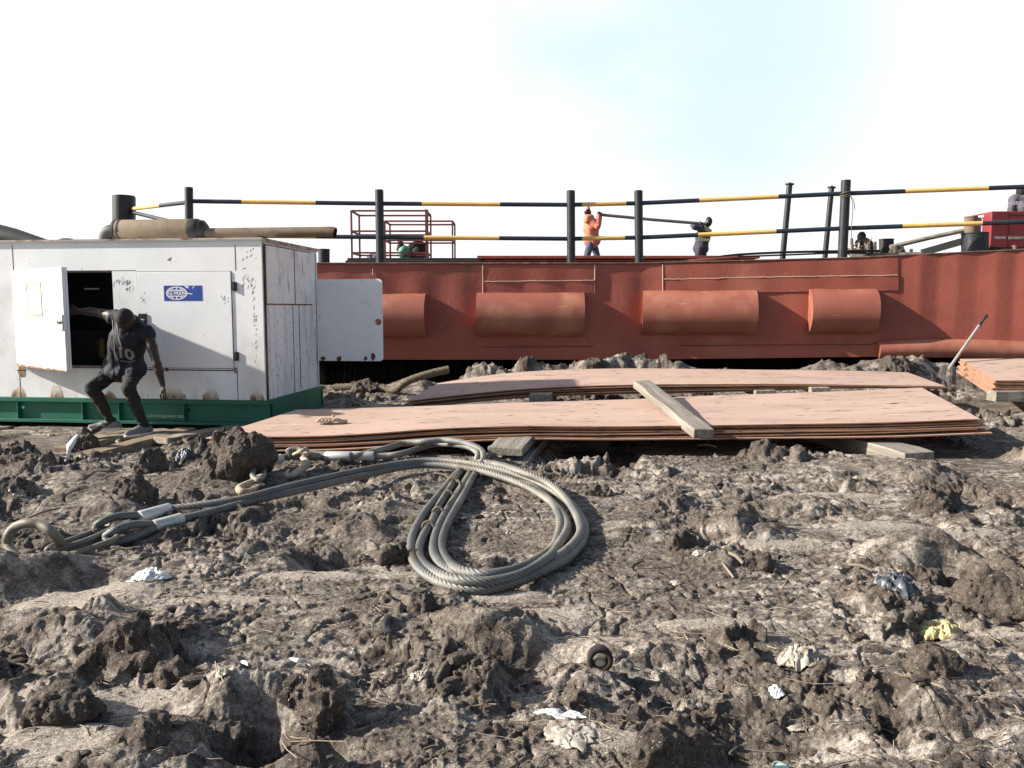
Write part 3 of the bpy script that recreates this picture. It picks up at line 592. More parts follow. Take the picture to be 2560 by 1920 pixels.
def build_barge():
    b = empty('barge', (1.0, 18.0, .4), 'long rust red steel barge with half pipe fenders and striped railing', 'barge')
    mb = MB(); nx, nz = 420, 14
    xs = np.linspace(HX[0], 15.0, nx); rows = []
    zt = np.array([deckz(x) for x in xs]); zb = np.array([botz(x) for x in xs]); ys = np.array([hullY(x) for x in xs])
    for k in range(nz):
        z = zb+(zt-zb)*k/(nz-1); y = ys+dent(xs, z)*(0 if k in (0,) else 1); rows.append([(xs[i], y[i], z[i]) for i in range(nx)])
    mb.grid(rows)
    top = rows[-1]; bot = rows[0]; back = 27.0
    L0 = (-9.4, 19.0)
    mb.add([bot[0], top[0], (L0[0], L0[1], top[0][2]), (L0[0], L0[1], bot[0][2])], [(0,1,2,3)])
    mb.add([(L0[0], L0[1], bot[0][2]), (L0[0], L0[1], top[0][2]), (L0[0], back, top[0][2]), (L0[0], back, bot[0][2])], [(0,1,2,3)])
    mb.add([bot[-1], top[-1], (15, back, top[-1][2]), (15, back, bot[-1][2])], [(3,2,1,0)])
    mb.add([(L0[0], back, bot[0][2]), (15, back, bot[-1][2]), (15, back, top[-1][2]), (L0[0], back, top[0][2])], [(3,2,1,0)])
    dv = list(top)+[(15, back, top[-1][2]), (L0[0], back, top[0][2]), (L0[0], L0[1], top[0][2])]
    n = len(top)
    for i in range(n-1): mb.add([top[i], top[i+1], (top[i+1][0], back, top[i+1][2]), (top[i][0], back, top[i][2])], [(0,1,2,3)], 1)
    mb.add([top[0], (top[0][0], back, top[0][2]), (L0[0], back, top[0][2]), (L0[0], L0[1], top[0][2])], [(0,1,2,3)], 1)
    for i in range(n-1): mb.add([bot[i], bot[i+1], (bot[i+1][0], back, bot[i+1][2]), (bot[i][0], back, bot[i][2])], [(3,2,1,0)], 2)
    mb.add([bot[0], (bot[0][0], back, bot[0][2]), (L0[0], back, bot[0][2]), (L0[0], L0[1], bot[0][2])], [(3,2,1,0)], 2)
    mb.build('hull', [M_HULL, M_GUN, M_DARK], b)
    # gunwale lip along the deck edge
    g = MB(); g.tube([(x, hullY(x)-.012, deckz(x)+.004) for x in np.linspace(HX[0], 14.9, 160)], .017, 8); g.build('gunwale', M_GUN, b)
    # doubler plates and weld seams
    def doubler(p0, p1, q0, q1):        # left x, right x, top y left/right, bottom y left/right
        m = MB(); rr = []
        for t in (0, 1):
            rr.append([HP(lerp(p0, p1, s), lerp(*(q1 if t == 0 else q0), s), .012) for s in np.linspace(0, 1, 30)])
        m.grid(rr)
        for ed in (rr[0], rr[1]): m.grid([ed, [Vector((v.x, v.y+.012, v.z)) for v in ed]])
        return m
    doubler(1207, 1488, (663,663), (735,733)).build('doubler_plate', M_HULL, b)
    doubler(1657, 2245, (661,645), (733,727)).build('doubler_plate', M_HULL, b)
    def bead(pts, r=.009, m=M_BEAD, nm='weld_seam'):
        q = []
        for a, c in zip(pts[:-1], pts[1:]):
            k = max(2, int(math.hypot(c[0]-a[0], c[1]-a[1])/12))
            q += [HP(lerp(a[0], c[0], i/k), lerp(a[1], c[1], i/k), .014) for i in range(k)]
        q.append(HP(*pts[-1], .014)); q = [Vector((v.x+random.gauss(0,.002), v.y, v.z+random.gauss(0,.003))) for v in q]
        t = MB(); t.tube(q, r, 6); t.build(nm, m, b)
    bead([(1207,661),(1207,734)]); bead([(1209,704),(1486,701)]); bead([(1488,661),(1487,703)]); bead([(1657,662),(1657,733)]); bead([(1659,699),(1850,694),(2244,688)])
    bead([(1487,706),(1487,736)], .006, M_HULL); bead([(2246,690),(2246,727)], .006, M_SEAM); bead([(1900,731),(2245,727)], .006, M_SEAM); bead([(1210,868),(1484,866)], .005, M_SEAM); bead([(1700,864),(2245,860)], .005, M_SEAM); bead([(2248,862),(2250,888)], .006, M_SEAM); bead([(932,672),(932,688)], .006)
    # half pipe fenders welded to the side
    for k, (x0, x1, y0, y1) in enumerate([(770,1066,735,843),(1193,1459,732,840),(1607,1888,727,836),(2020,2186,723,833)]):
        m = MB(); a = HP(x0, (y0+y1)/2); c = HP(x1, (y0+y1)/2); r = (HP(x0, y0).z-HP(x0, y1).z)/2
        ax = (c-a); ax.z = 0; ax.normalize(); out = Vector((ax.y, -ax.x, 0)); n = 28; rows = []
        for s in np.linspace(0, 1, 24):
            p = a.lerp(c, s); rows.append([p+out*(r*math.sin(math.pi*j/n)*(.94))+Vector((0,0,r*math.cos(math.pi*j/n)*(1+.012*math.sin(s*9)))) for j in range(n+1)])
        m.grid(rows)
        m.add(rows[0], [tuple(range(n+1))]); m.add(rows[-1], [tuple(range(n+1))[::-1]])
        m.build('fender', M_FEND, b)
    # rubbing strake low on the right
    m = MB(); q = [HP(px, py, .02) for px, py in [(2195,874),(2300,871),(2430,872),(2560,876),(2700,880)]]
    m.tube(spline(q, .2), .165, 20); m.build('rubbing_strake', M_FEND, b)
    # railing
    def post(px, y0, y1, w, lean=0, cap=True, name='post', Y=None, m=M_NAVY):
        Yp = Y or (HP(px, y1).y+.14); a = P(px, y1+3, Yp); c = P(px+lean, y0, Yp); r = w/2/F*Yp; a.z -= .04
        t = MB(); pts = [a.lerp(c, s) for s in np.linspace(0, 1, 7)]; t.tube(pts, r, 20)
        if cap: t.tube([c, c+Vector((0,0,.012))], r*.93, 20)
        return t.build(name, m, b)
    for px, y0, y1, w, ln in [(474,470,659,20,-2),(951,476,659,21,-3),(1428,478,660,21,-1),(1598,478,659,21,-2),(2106,452,640,23,9),(2720,430,615,22,6)]: post(px, y0, y1, w, ln)
    post(310, 491, 660, 53, 0, name='bollard', Y=17.6)
    def rail(pts, bands, r, nm='rail'):
        # pts: photo px -> y along the rail; bands: (px where it ends, yellow?)
        X = [p[0] for p in pts]; Yv = [p[1] for p in pts]; x = X[0]; t = MB()
        for e, yel in bands:
            k = max(2, int((e-x)/40)); q = []
            for i in range(k+1):
                pxx = lerp(x, e, i/k); yy = float(np.interp(pxx, X, Yv)); p = HP(pxx, 660); q.append(P(pxx, yy, hullY(p.x)+.14))
            t.tube(q, r, 12, 1 if yel else 0); x = e
        t.build(nm, [M_RNAVY, M_YEL], b)
    up = [(478,503),(951,509),(1428,512),(1598,508),(2106,484),(2720,461)]; lo = [(478,588),(951,593),(1428,597),(1598,594),(2106,571),(2720,549)]
    bays = [(478,947),(955,1424),(1432,1594),(1602,2101),(2112,2710)]
    bu = [(605,0),(790,1),(1055,0),(1250,1),(1455,0),(1565,1),(1748,0),(1945,1),(2262,0),(2470,1),(2720,0)]; bl = [(605,0),(790,1),(1060,0),(1248,1),(1455,0),(1562,1),(1745,0),(1940,1),(2255,0),(2455,1),(2720,0)]
    for pts, bands in ((up, bu), (lo, bl)):
        for x0, x1 in bays:
            bb = [(min(e, x1), y) for e, y in bands if e > x0]; cut = []
            for e, y in bb:
                cut.append((e, y))
                if e >= x1: break
            yy = lambda v: float(np.interp(v, [p[0] for p in pts], [p[1] for p in pts]))
            rail([(x0, yy(x0)), (x1, yy(x1))], cut, .040)
    for (a, c) in (((466,506),(332,522)), ((466,563),(332,531))):     # the last bay turns back to the thick bollard
        A = P(*a, 15.25); Cc = P(*c, 17.5); t = MB(); m1 = A.lerp(Cc, .45); t.tube([A, m1], .04, 12, 0); t.tube([m1, Cc], .04, 12, 1 if a[1] < 520 else 0); t.build('rail', [M_RNAVY, M_YEL], b)
    # thin line tied round the right post
    t = MB(); c0 = P(2112, 489, hullY(5.9)+.14)
    for k in range(3): t.tube([c0+Vector((.10*math.cos(a), .10*math.sin(a)-.0, .02*k+.03*math.sin(a+k))) for a in np.linspace(0, 6.28, 24)], .009, 6)
    t.tube(spline([c0+Vector((.05,-.11,0)), c0+Vector((.08,-.14,-.12)), c0+Vector((.10,-.13,-.28)), c0+Vector((.09,-.13,-.6)), c0+Vector((.12,-.12,-.95))], .05), .007, 6)
    t.tube(spline([c0+Vector((.04,-.11,0)), c0+Vector((.10,-.14,-.10)), c0+Vector((.14,-.13,-.27))], .04), .007, 6); t.build('lashing', M_RAG, b)
    # leaning vent pipes behind the rail
    for px, y0, ln, y1, w in [(1958,458,16,640,14),(2064,466,15,636,13)]:
        Y = hullY(5.2)+1.3; a = P(px-2, y1+12, Y); c = P(px+ln, y0+4, Y); t = MB(); t.tube([a, c], w/2/F*Y, 14); d = (c-a).normalized()
        t.tube([c, c+d*.025], w*.75/F*Y, 14); t.tube([c+d*.025, c+d*.045], .02, 8); t.build('vent_pipe', M_NAVY, b)
    # bollards on deck
    for px, y0, y1, w, Y, mm in [(810,625,668,28,17.0,M_NAVY),(2216,600,650,34,16.2,M_BAND),(2437,585,636,60,14.65,M_NAVY),(2428,544,640,30,15.3,M_MUF)]:
        a = P(px, y1, Y); c = P(px, y0, Y); r = w/2/F*Y; t = MB(); t.tube([a, c], r, 24); t.tube([c, c+Vector((0,0,.02))], r*1.04, 24); t.build('bollard', mm, b)
    # dark hatch coaming on deck
    t = MB(); a = P(868, 652, 16.6); c = P(1330, 652, 16.6); z1 = deckz(0); t.box((a.x, 16.6, z1-.02), (c.x, 18.2, a.z+.06)); t.box((a.x, 16.4, z1-.02), (a.x+4.6, 16.6, a.z-.0)); t.build('hatch_coaming', M_BAND, b, bevel=.01)
    return b
def boxframe(mb, px0, px1, ytop, ybot, Y, depth, w, mids=(), front_only=False):
    z1 = P(px0, ytop, Y).z; z0 = P(px0, ybot, Y).z; x0 = P(px0, ytop, Y).x; x1 = P(px1, ytop, Y).x
    for yy in (Y, Y+depth):
        for x in (x0, x1): mb.box((x-w/2, yy-w/2, z0), (x+w/2, yy+w/2, z1))
        for py in (ytop,)+tuple(mids): 
            z = P(px0, py, Y).z; mb.box((x0+w/2, yy-w/2, z-w/2), (x1-w/2, yy+w/2, z+w/2))
    for x in (x0, x1):
        for py in (ytop,)+tuple(mids):
            z = P(px0, py, Y).z; mb.box((x-w/2, Y+w/2, z-w/2), (x+w/2, Y+depth-w/2, z+w/2))
def build_deck_things():
    dz = deckz(0)
    m = MB(); boxframe(m, 878, 1066, 527, 720, 17.5, .9, .038, (578, 632)); m.box((P(1063,520,17.5).x, 17.44, dz), (P(1070,520,17.5).x, 17.55, P(1060,524,17.5).z))
    thing('red_cage', m, M_CAGE, 'taller red angle iron cage standing on the deck behind the black post', 'steel cage', 'red cages on the deck')
    m = MB(); boxframe(m, 962, 1131, 553, 720, 16.9, .7, .034, (601, 650))
    thing('red_cage', m, M_CAGE, 'lower red angle iron cage overlapping the right end of the taller cage', 'steel cage', 'red cages on the deck')
    # red plates stacked on deck
    names = ['topmost red steel plate on the barge deck behind the railing', 'second red steel plate of the low stack on the barge deck', 'lowest red steel plate of the stack on the barge deck']
    for k in range(3):
        m = MB(); Y0 = 16.2+.12*k; z0 = deckz(2)+.06+.055*(2-k); x0 = P(1193+18*k, 650, Y0).x; x1 = P(1900-30*k, 650, Y0).x
        m.box((x0, Y0, z0), (x1, Y0+1.6, z0+.035+.02*(k == 0))); thing('deck_plate', m, M_DECKP, names[k], 'steel plate', 'red plates stacked on the barge deck', .004)
    for k, px in enumerate((1300, 1760)):
        m = MB(); q = P(px, 655, 16.4); m.box((q.x-.05, 16.35, deckz(2)-.01), (q.x+.05, 17.7, deckz(2)+.06)); thing('timber_bearer', m, M_WOOD, ['left timber bearer under the red plates on deck', 'right timber bearer under the red plates on deck'][k], 'timber')
    # bars lying along the edge
    bars = [([(1655,657),(1760,648),(1840,637),(1990,630),(2200,627)], .022, M_BAND, 'long bent dark bar lying along the deck edge right of the posts'), ([(1700,655),(1800,646),(1845,642)], .035, M_CAGE, 'short red bar ending at the long dark bars on the deck edge'), ([(1840,642),(2000,636),(2100,632),(2180,634)], .016, M_BAND, 'thin dark bar under the long bent bar on the deck edge')]
    for pts, r, mm, lab in bars:
        m = MB(); m.tube(spline([P(a, c, hullY(P(a,c,14.6).x)+.28) for a, c in pts], .15), r, 8); thing('steel_bar', m, mm, lab, 'steel bar')
    # junk by the seated man
    m = MB(); A = P(2225, 618, 15.6); B = P(2420, 574, 15.4); m.tube([A, A.lerp(B,.5)+Vector((0,0,.01)), B], .045, 10); thing('wooden_pole', m, M_WOODG, 'pale wooden pole sloping up to the tan bollard', 'pole')
    m = MB(); A = P(2305, 632, 15.2); B = P(2410, 602, 15.0); m.beam(A, B, .18, .13); thing('grey_beam', m, M_RUBBER, 'grey beam sloping up behind the dark bollard', 'beam')
    for k, (px, py, w, h, dx) in enumerate([(2132,628,5,36,.06),(2172,630,3,26,0),(2188,628,4,28,.01),(2193,634,3,12,0),(2278,634,5,16,0)]):
        m = MB(); a = P(px, py+10, 15.5); c = P(px-dx*60, py-h+4, 15.5); m.beam(a, c, w/F*15.5, .05)
        thing('timber_stub', m, M_WOODG, ['leaning wood stub left of the seated man', 'thin wood stub just right of the seated man', 'upright wood stub beside the rusty deck bollard', 'shortest wood stub in front of the rusty deck bollard', 'small stub right of the mound by the wooden pole'][k], 'wood stub', 'stubs on the deck edge')
    m = MB(); rr = random.Random(3)
    for _ in range(26):
        q = P(2118+rr.uniform(0,60), 634-rr.uniform(0,28)*rr.random(), 15.6+rr.uniform(0,.3)); d = Vector((rr.uniform(-1,1), rr.uniform(-.3,.3), rr.uniform(-.2,.9)))*.16; m.beam(q-d, q+d, .035, .02)
    thing('wood_offcuts', m, M_WOOD, 'heap of pale wood offcuts in front of the seated man', 'wood scraps')
    V, Q = clod_mesh(.42, .3, .24, 77, .02); q = P(2247, 640, 15.5); o = npmesh('mud_clod', V, Q, M_SOIL); o.location = q-Vector((0,0,.03)); set_attr(o, 'chunk', np.ones(len(V))); tag(o, 'brown lump on the deck right of the rusty bollard', 'mud clod')
    # low muddy boards along the edge
    m = MB(); A = P(2125, 639, 14.95); B = P(2300, 634, 14.6); m.beam(A, B, .16, .05); thing('board', m, M_WOODG, 'low grey board along the deck edge below the wood offcuts', 'board')
    # red welding machine
    Y = 14.9; e = empty('welding_machine', P(2500, 628, Y), 'crimson enclosed machine on the barge deck at the right edge', 'machine')
    x0 = P(2476, 600, Y).x; x1 = x0+1.7; z0 = P(2476, 620, Y).z; z1 = P(2476, 528, Y).z
    m = MB(); m.box((x0, Y, z0), (x1, Y+.9, z1)); m.build('body', M_RED, e, bevel=.015)
    m = MB(); m.box((x0-.006, Y+.28, z1-.36), (x0, Y+.62, z1-.10)); m.build('side_window', M_SKY, e)
    m = MB(); m.box((x0-.004, Y+.25, z1-.075), (x0, Y+.6, z1-.04)); m.build('side_label', M_LETTER, e)
    m = MB(); m.box((x0+.30, Y-.003, z0+.03), (x0+.306, Y, z1-.02)); m.build('panel_seam', M_LINE, e); m = MB(); m.box((x0+.308, Y-.003, z1-.08), (x1, Y, z1-.068)); m.build('panel_seam', M_LINE, e)
    m = MB(); m.box((x0+.33, Y-.004, z0+.16), (x0+.62, Y, z0+.21)); m.build('trim_strip', M_POLYW, e); m = MB(); m.box((x0+.6, Y-.004, z1-.14), (x0+1.2, Y, z1-.12)); m.build('trim_strip', M_POLYW, e)
    vs, fs = text_mesh('TRISON', .062, .001); m = MB(); m.add([(x0+.17+v.x, Y-.004, z0+.185+v.y) for v in vs], fs); m.build('lettering', M_LETTER, e)
    m = MB(); m.box((x0-.02, Y-.02, z0-.07), (x1, Y+.92, z0-.005)); m.build('skid', M_BAND, e, bevel=.01)
    m = MB(); a = P(2535, 640, 14.5); m.tube([a, a+Vector((0,0,.19))], .055, 14); thing('pipe_stub', m, M_MUF, 'pale rusty pipe stub on the gunwale below the crimson machine', 'pipe stub')
    # big dark hose or pipe rising behind the white enclosure
    m = MB(); A = P(-60, 578, 14.2); B = P(130, 618, 14.0); m.tube([A, A.lerp(B,.5), B], [.22,.19,.10], 18); thing('dark_pipe', m, M_RUBBER, 'thick dark pipe sloping down behind the left of the white enclosure', 'pipe')
# ================================================================== THE GENERATOR ENCLOSURE
GYAW = R(-7.0); _g0 = P(664, 1066, 8.72)
GW = Matrix.Translation(_g0) @ Matrix.Rotation(GYAW, 4, 'Z'); GWi = GW.inverted()
def gl(px, py, axis, c):                # local point where a photo pixel's ray meets the plane local[axis] = c
    o = GWi @ Vector((0,0,CH)); d = GWi.to_3x3() @ ray(px, py); t = (c-o[axis])/d[axis]; return o+d*t
def F2(px, py, off=0): v = gl(px, py, 1, -off); return v.x, v.z
GL, GD = 4.3, 1.64
ZB = gl(660,1001,1,.02).z; ZT = gl(648,601,1,.02).z
FLAT.append(((_g0.x-2.0), (_g0.y+1.0), 2.5, 1.25, GYAW, _g0.z-.05))
def build_genset():
    g = empty('generator', _g0, 'white generator enclosure on a green steel base with its doors open', 'generator', rz=GYAW)
    WM[g] = GW
    def B(m, a, b, mi=0): return m.box(a, b, GW, mi)
    # green base frame: I-section side beams with web stiffeners
    m = MB()
    B(m, (-GL,0,0), (.03,.13,.035)); B(m, (-GL,0,ZB-.05), (.03,.13,ZB-.003)); B(m, (-GL,.055,.035), (.03,.075,ZB-.05))
    xs = [F2(43,1030)[0], F2(205,1030)[0], F2(296,1030)[0], F2(459,1030)[0]]
    for x in xs: B(m, (x-.006,.004,.035), (x+.006,.055,ZB-.05))
    B(m, (-GL,GD,0), (.03,GD+.13,.035)); B(m, (-GL,GD,ZB-.05), (.03,GD+.13,ZB-.003)); B(m, (-GL,GD+.055,.035), (.03,GD+.075,ZB-.05))
    B(m, (-.01,.13,0), (.03,GD,ZB-.003)); B(m, (-GL,.13,0), (-GL+.04,GD,ZB-.003))
    B(m, (-GL+.04,.13,.02), (-.01,GD,.05), 0)
    m.build('base_frame', M_GREEN, g, bevel=.003)
    for x in (F2(50,1030)[0], F2(466,1030)[0]):
        m = MB(); m.tube([GW@Vector((x,.052,.16)), GW@Vector((x,.056,.16))], .018, 14); m.build('bolt_hole', M_LETTER if x < -2 else M_LINE, g)
    vs, fs = text_mesh('www.cumminspower.com', .062, .0004, 1.02); xm, zm = F2(393,1041)
    w_ = max(v.x for v in vs)-min(v.x for v in vs); tw = F2(457,1041)[0]-F2(325,1041)[0]; k = tw/w_
    m = MB(); m.add([GW@Vector((xm+v.x*k, .0535, zm+v.y*k*1.05)) for v in vs], fs); m.build('lettering', M_FAINT, g)
    # canopy shell with the doorway cut
    xo0, zo1 = F2(40,677); xo1, _ = F2(277,677); _, zo0 = F2(200,921); t = .03; y0 = .02
    m = MB()
    B(m, (-GL,y0,ZB), (xo0,y0+t,ZT)); B(m, (xo1,y0,ZB), (0,y0+t,ZT)); B(m, (xo0,y0,ZB), (xo1,y0+t,zo0)); B(m, (xo0,y0,zo1), (xo1,y0+t,ZT))
    B(m, (-GL,GD,ZB), (0,GD+t,ZT)); B(m, (-GL,y0+t,ZB), (-GL+t,GD,ZT))
    m.build('front_shell', M_WHITE, g)
    m = MB(); B(m, (-t,y0+t,ZB), (.0,GD,ZT)); m.build('end_panel', M_WSIDE, g)
    m = MB(); B(m, (-GL-.02,-.005,ZT), (.02,GD+.05,ZT+.028)); m.build('roof', M_WHITE, g, bevel=.004)
    m = MB(); B(m, (-GL,-.012,ZT+.012), (.02,-.0055,ZT+.030)); B(m, (.0205,-.005,ZT-.01), (.026,GD+.05,ZT+.028)); m.build('roof_edge', M_REDGE, g); print('ZB', ZB, 'ZT', ZT)
    # seams (dark gaps)
    m = MB(); s = .004; yy = y0-.0015
    def vl(px, a, b, w=s): x = F2(px, (a+b)/2)[0]; B(m, (x-w, yy, F2(px,b)[1]), (x+w, y0, F2(px,a)[1]))
    def hl(py, a, b, w=s, yo=0): z = F2((a+b)/2, py)[1]; B(m, (F2(a,py)[0], yy-yo, z-w), (F2(b,py)[0], y0, z+w))
    vl(38,612,993); vl(586,612,676); vl(592,928,1000); hl(677,40,337,.003); hl(925,250,584,.006,.001); hl(926,40,62,.006,.001)
    m.build('panel_seam', M_LINE, g)
    # closed door on the right
    a = F2(340,680); c = F2(583,921); m = MB(); B(m, (a[0], y0-.010, c[1]), (c[0], y0, a[1])); d = m.build('door', M_WHITE, g, bevel=.004)
    m = MB(); e = .006; B(m, (a[0]-e, y0-.003, c[1]-e), (a[0]-.0005, y0, a[1]+e)); B(m, (c[0]+.0005, y0-.003, c[1]-e), (c[0]+e, y0, a[1]+e)); B(m, (a[0], y0-.003, a[1]+.0005), (c[0], y0, a[1]+e)); B(m, (a[0], y0-.003, c[1]-e), (c[0], y0, c[1]-.0005)); m.build('door_gap', M_LINE, d)
    def paddle(par, o, ax, w=.075, h=.115):
        m = MB(); m.box((-w/2,-.012,-h/2), (w/2,0,h/2), o); m.build('handle_plate', M_BLACK if ax else M_ALU, par, bevel=.008)
        m = MB(); m.tube([o@Vector((-w*.28,-.016,-h*.05)), o@Vector((-w*.05,-.03,h*.05)), o@Vector((w*.28,-.017,0))], .011, 10); m.build('handle', M_ALU if ax else M_BLACK, par)
    x, z = F2(356,801); paddle(d, GW@Matrix.Translation((x, y0-.0105, z)), 1, .10, .15)
    # hinges
    for px, py in [(585,716),(590,891),(38,715),(46,884)]:
        x, z = F2(px, py); m = MB(); B(m, (x-.026, y0-.016, z-.048), (x-.003, y0, z+.048)); B(m, (x+.003, y0-.016, z-.048), (x+.026, y0, z+.048)); m.tube([GW@Vector((x,y0-.014,z-.05)), GW@Vector((x,y0-.014,z+.05))], .0085, 8); m.build('hinge', M_BLACK, g, bevel=.003)
    # decal
    xa, za = F2(408,714); xb, zb2 = F2(505,752); yd = y0-.0125
    m = MB(); B(m, (xa, yd, zb2), (xb, y0-.0101, za)); dc = m.build('decal', M_BLUE, d)
    m = MB(); w = xb-xa; h = za-zb2; ex, ez = xa+w*.335, zb2+h*.50; ra, rb = w*.278, h*.435
    def ring(a0, b0, a1, b1, t0=0, t1=2*math.pi, n=48):
        for i in range(n):
            p, q = t0+(t1-t0)*i/n, t0+(t1-t0)*(i+1)/n
            m.add([GW@Vector((ex+a*math.cos(s_), yd-.001, ez+b_*math.sin(s_))) for a, b_, s_ in ((a0,b0,p),(a1,b1,p),(a1,b1,q),(a0,b0,q))], [(0,1,2,3)])
    ring(ra, rb, ra*.86, rb*.86)
    for sg in (1, -1):                  # globe: parallel and meridians above and below the name band
        for i in range(24):
            p, q = lerp(-.84,.84,i/24), lerp(-.84,.84,(i+1)/24); m.add([GW@Vector((ex+ra*u, yd-.001, ez+sg*rb*v)) for u, v in ((p,.32+.05*(1-p*p)),(q,.32+.05*(1-q*q)),(q,.47+.05*(1-q*q)),(p,.47+.05*(1-p*p)))], [(0,1,2,3)])
        for k_ in (-.5, 0, .5):
            x0 = k_; x1 = k_*.62; m.add([GW@Vector((ex+ra*u, yd-.0013, ez+sg*rb*v)) for u, v in ((x0-.05,.45),(x0+.05,.45),(x1+.05,.9),(x1-.05,.9))], [(0,1,2,3)])
    m.add([GW@Vector((xa+w*u, yd-.001, zb2+h*v)) for u, v in ((.61,.53),(.61,.46),(.74,.42),(.75,.47))], [(0,1,2,3)])
    m.add([GW@Vector((xa+w*u, yd-.001, zb2+h*v)) for u, v in ((.53,.985),(.60,.84),(.66,.80),(.64,.985))], [(0,1,2,3)])
    m.add([GW@Vector((xa+w*u, yd-.001, zb2+h*v)) for u, v in ((.735,.80),(.80,.98),(.82,.98),(.76,.80))], [(0,1,2,3)])
    m.build('emblem', M_LETTER, dc)
    vs, fs = text_mesh('F.G. WILSON', h*.30, .0016, .92); w_ = max(v.x for v in vs)-min(v.x for v in vs); k_ = ra*1.62/w_
    m = MB(); m.add([GW@Vector((ex+v.x*k_, yd-.0016, ez+v.y*1.0)) for v in vs], fs); m.build('lettering', M_LETTER, dc)
    # open door, hinged on its left edge
    hx = F2(42,800)[0]; hp = Vector((hx, y0-.006, 0)); ang = R(-31); wd = 1.0
    for _ in range(12):
        q_ = GW@Vector((hx+wd*math.cos(ang), y0-.006+wd*math.sin(ang), .9)); wd += ((172-1280)/2000-q_.x/q_.y)*8.4
    zt = F2(42,676)[1]; zl = F2(45,914)[1]
    DW = GW @ Matrix.Translation(hp) @ Matrix.Rotation(ang, 4, 'Z')
    m = MB(); m.box((.004,-.035,zl-.006), (wd,0,zt), DW); do = m.build('door', M_WDOOR, g, bevel=.006); do['label'] = 'open white door swung out to the left of the dark doorway'
    m = MB(); m.box((wd-.004,.0005,zl), (wd,.02,zt), DW); m.box((.1,.0005,zt-.02), (wd-.004,.02,zt), DW); m.build('door_flange', M_WHITE, do)
    m = MB(); wx0, wx1 = wd*.30, wd*.60; wz0, wz1 = zl+(zt-zl)*.53, zl+(zt-zl)*.86
    for a_, b_ in (((wx0,-.042,wz0),(wx0+.02,-.0355,wz1)), ((wx1-.02,-.042,wz0),(wx1,-.0355,wz1)), ((wx0+.02,-.042,wz0),(wx1-.02,-.0355,wz0+.02)), ((wx0+.02,-.042,wz1-.02),(wx1-.02,-.0355,wz1))): m.box(a_, b_, DW)
    m.build('window_frame', mat('yellowed_gasket', (.55,.47,.30), .7, layers=((RUST,(7,7,7),.55,.7,5),)), do, bevel=.003)
    m = MB(); m.box((wx0+.02,-.0375,wz0+.02), (wx1-.02,-.0355,wz1-.02), DW); m.build('window_pane', M_LETTER, do)
    paddle(do, DW@Matrix.Translation((wd-.065,-.0355,zl+(zt-zl)*.47)), 0, .105, .17)
    m = MB()                            # rust along the door's lower edge
    rr = random.Random(5); n = 30; top = [zl+.004+.016*rr.random()+.022*math.exp(-i/2.5) for i in range(n)]
    for i in range(n-1): m.add([DW@Vector((.01+(wd-.02)*u/(n-1), -.0368, z_)) for u, z_ in ((i,zl-.006),(i+1,zl-.006),(i+1,top[i+1]),(i,top[i]))], [(0,1,2,3)])
    m.build('rust_edge', M_RSTAIN, do)
    # rust stains along the foot of the front and around the doorway corner
    m = MB()
    def stain(px, wpx, hpx, base=1000):
        x0 = F2(px-wpx, base)[0]; x1 = F2(px+wpx, base)[0]; n = 22; pts = [(x0, ZB+.001), (x1, ZB+.001)]
        for i in range(n+1):
            u = i/n; x = lerp(x1, x0, u); q = math.sin(math.pi*u); pts.append((x, ZB+.006+q**.7*hpx*.0064*(.6+.6*rr.random())))
        m.add([GW@Vector((x, y0-.0012, z)) for x, z in pts], [tuple(range(len(pts)))])
    for px, w, h in [(44,15,20),(140,13,26),(272,13,13),(432,26,22),(525,17,22),(641,15,17)]: stain(px, w*1.25, h); m.build('rust_stain', M_STAIN, g); m = MB()
    for px, py, w, h in [(52,930,12,18),(588,925,6,10),(150,925,24,6),(415,924,8,6)]:
        x, z = F2(px, py); pts = [(x+w*.0043*math.cos(a)*rr.uniform(.6,1.1), z+h*.0043*math.sin(a)*rr.uniform(.5,1.1)) for a in np.linspace(0,6.28,15)[:-1]]
        m.add([GW@Vector((a, y0-.0112 if px > 340 else y0-.0018, b_)) for a, b_ in pts], [tuple(range(len(pts)))]); m.build('rust_stain', M_RSTAIN, g); m = MB()
    # scuffs scratched into the front
    m = MB(); rr = random.Random(9)
    for cx, cy, sx, sy, n, l in [(305,705,16,9,16,12),(320,722,10,6,8,9),(424,648,16,4,9,7),(630,720,16,26,22,9),(640,810,14,40,26,8),(612,690,10,30,10,8),(640,870,8,30,12,8),(357,745,4,10,5,7),(560,745,20,8,7,7),(630,640,15,18,8,6)]:
        for _ in range(n):
            px, py = rr.gauss(cx, sx*.6), rr.gauss(cy, sy*.6)
            if px > 643 or px < 282: continue
            a = rr.gauss(1.1, .5); ll = l*rr.uniform(.3,1.0)*.0043; x, z = F2(px, py); dx, dz_ = math.cos(a)*ll, math.sin(a)*ll; w = rr.uniform(.0015,.0045); yq = y0-.0108 if (340 < px < 583 and py > 680) else y0-.0011
            m.add([GW@Vector((x+u, yq, z+v)) for u, v in ((-dx,-dz_),(-dx*.3+w,-dz_*.3-w),(dx,dz_),(dx*.2-w,dz_*.2+w))], [(0,1,2,3)])
    m.build('scuff_mark', mat('scuff_grey', (.12,.115,.11), .8, var=.4, vscale=30, bump=0), g)
    # right end: raised upper panel, seams, hinges
    def S2(px, py): v = gl(px, py, 0, 0); return v.y, v.z
    ya, yb = S2(663,700)[0], S2(776,700)[0]; zu = ZT-.045; zv = (S2(666,757)[1]+S2(776,762)[1])/2
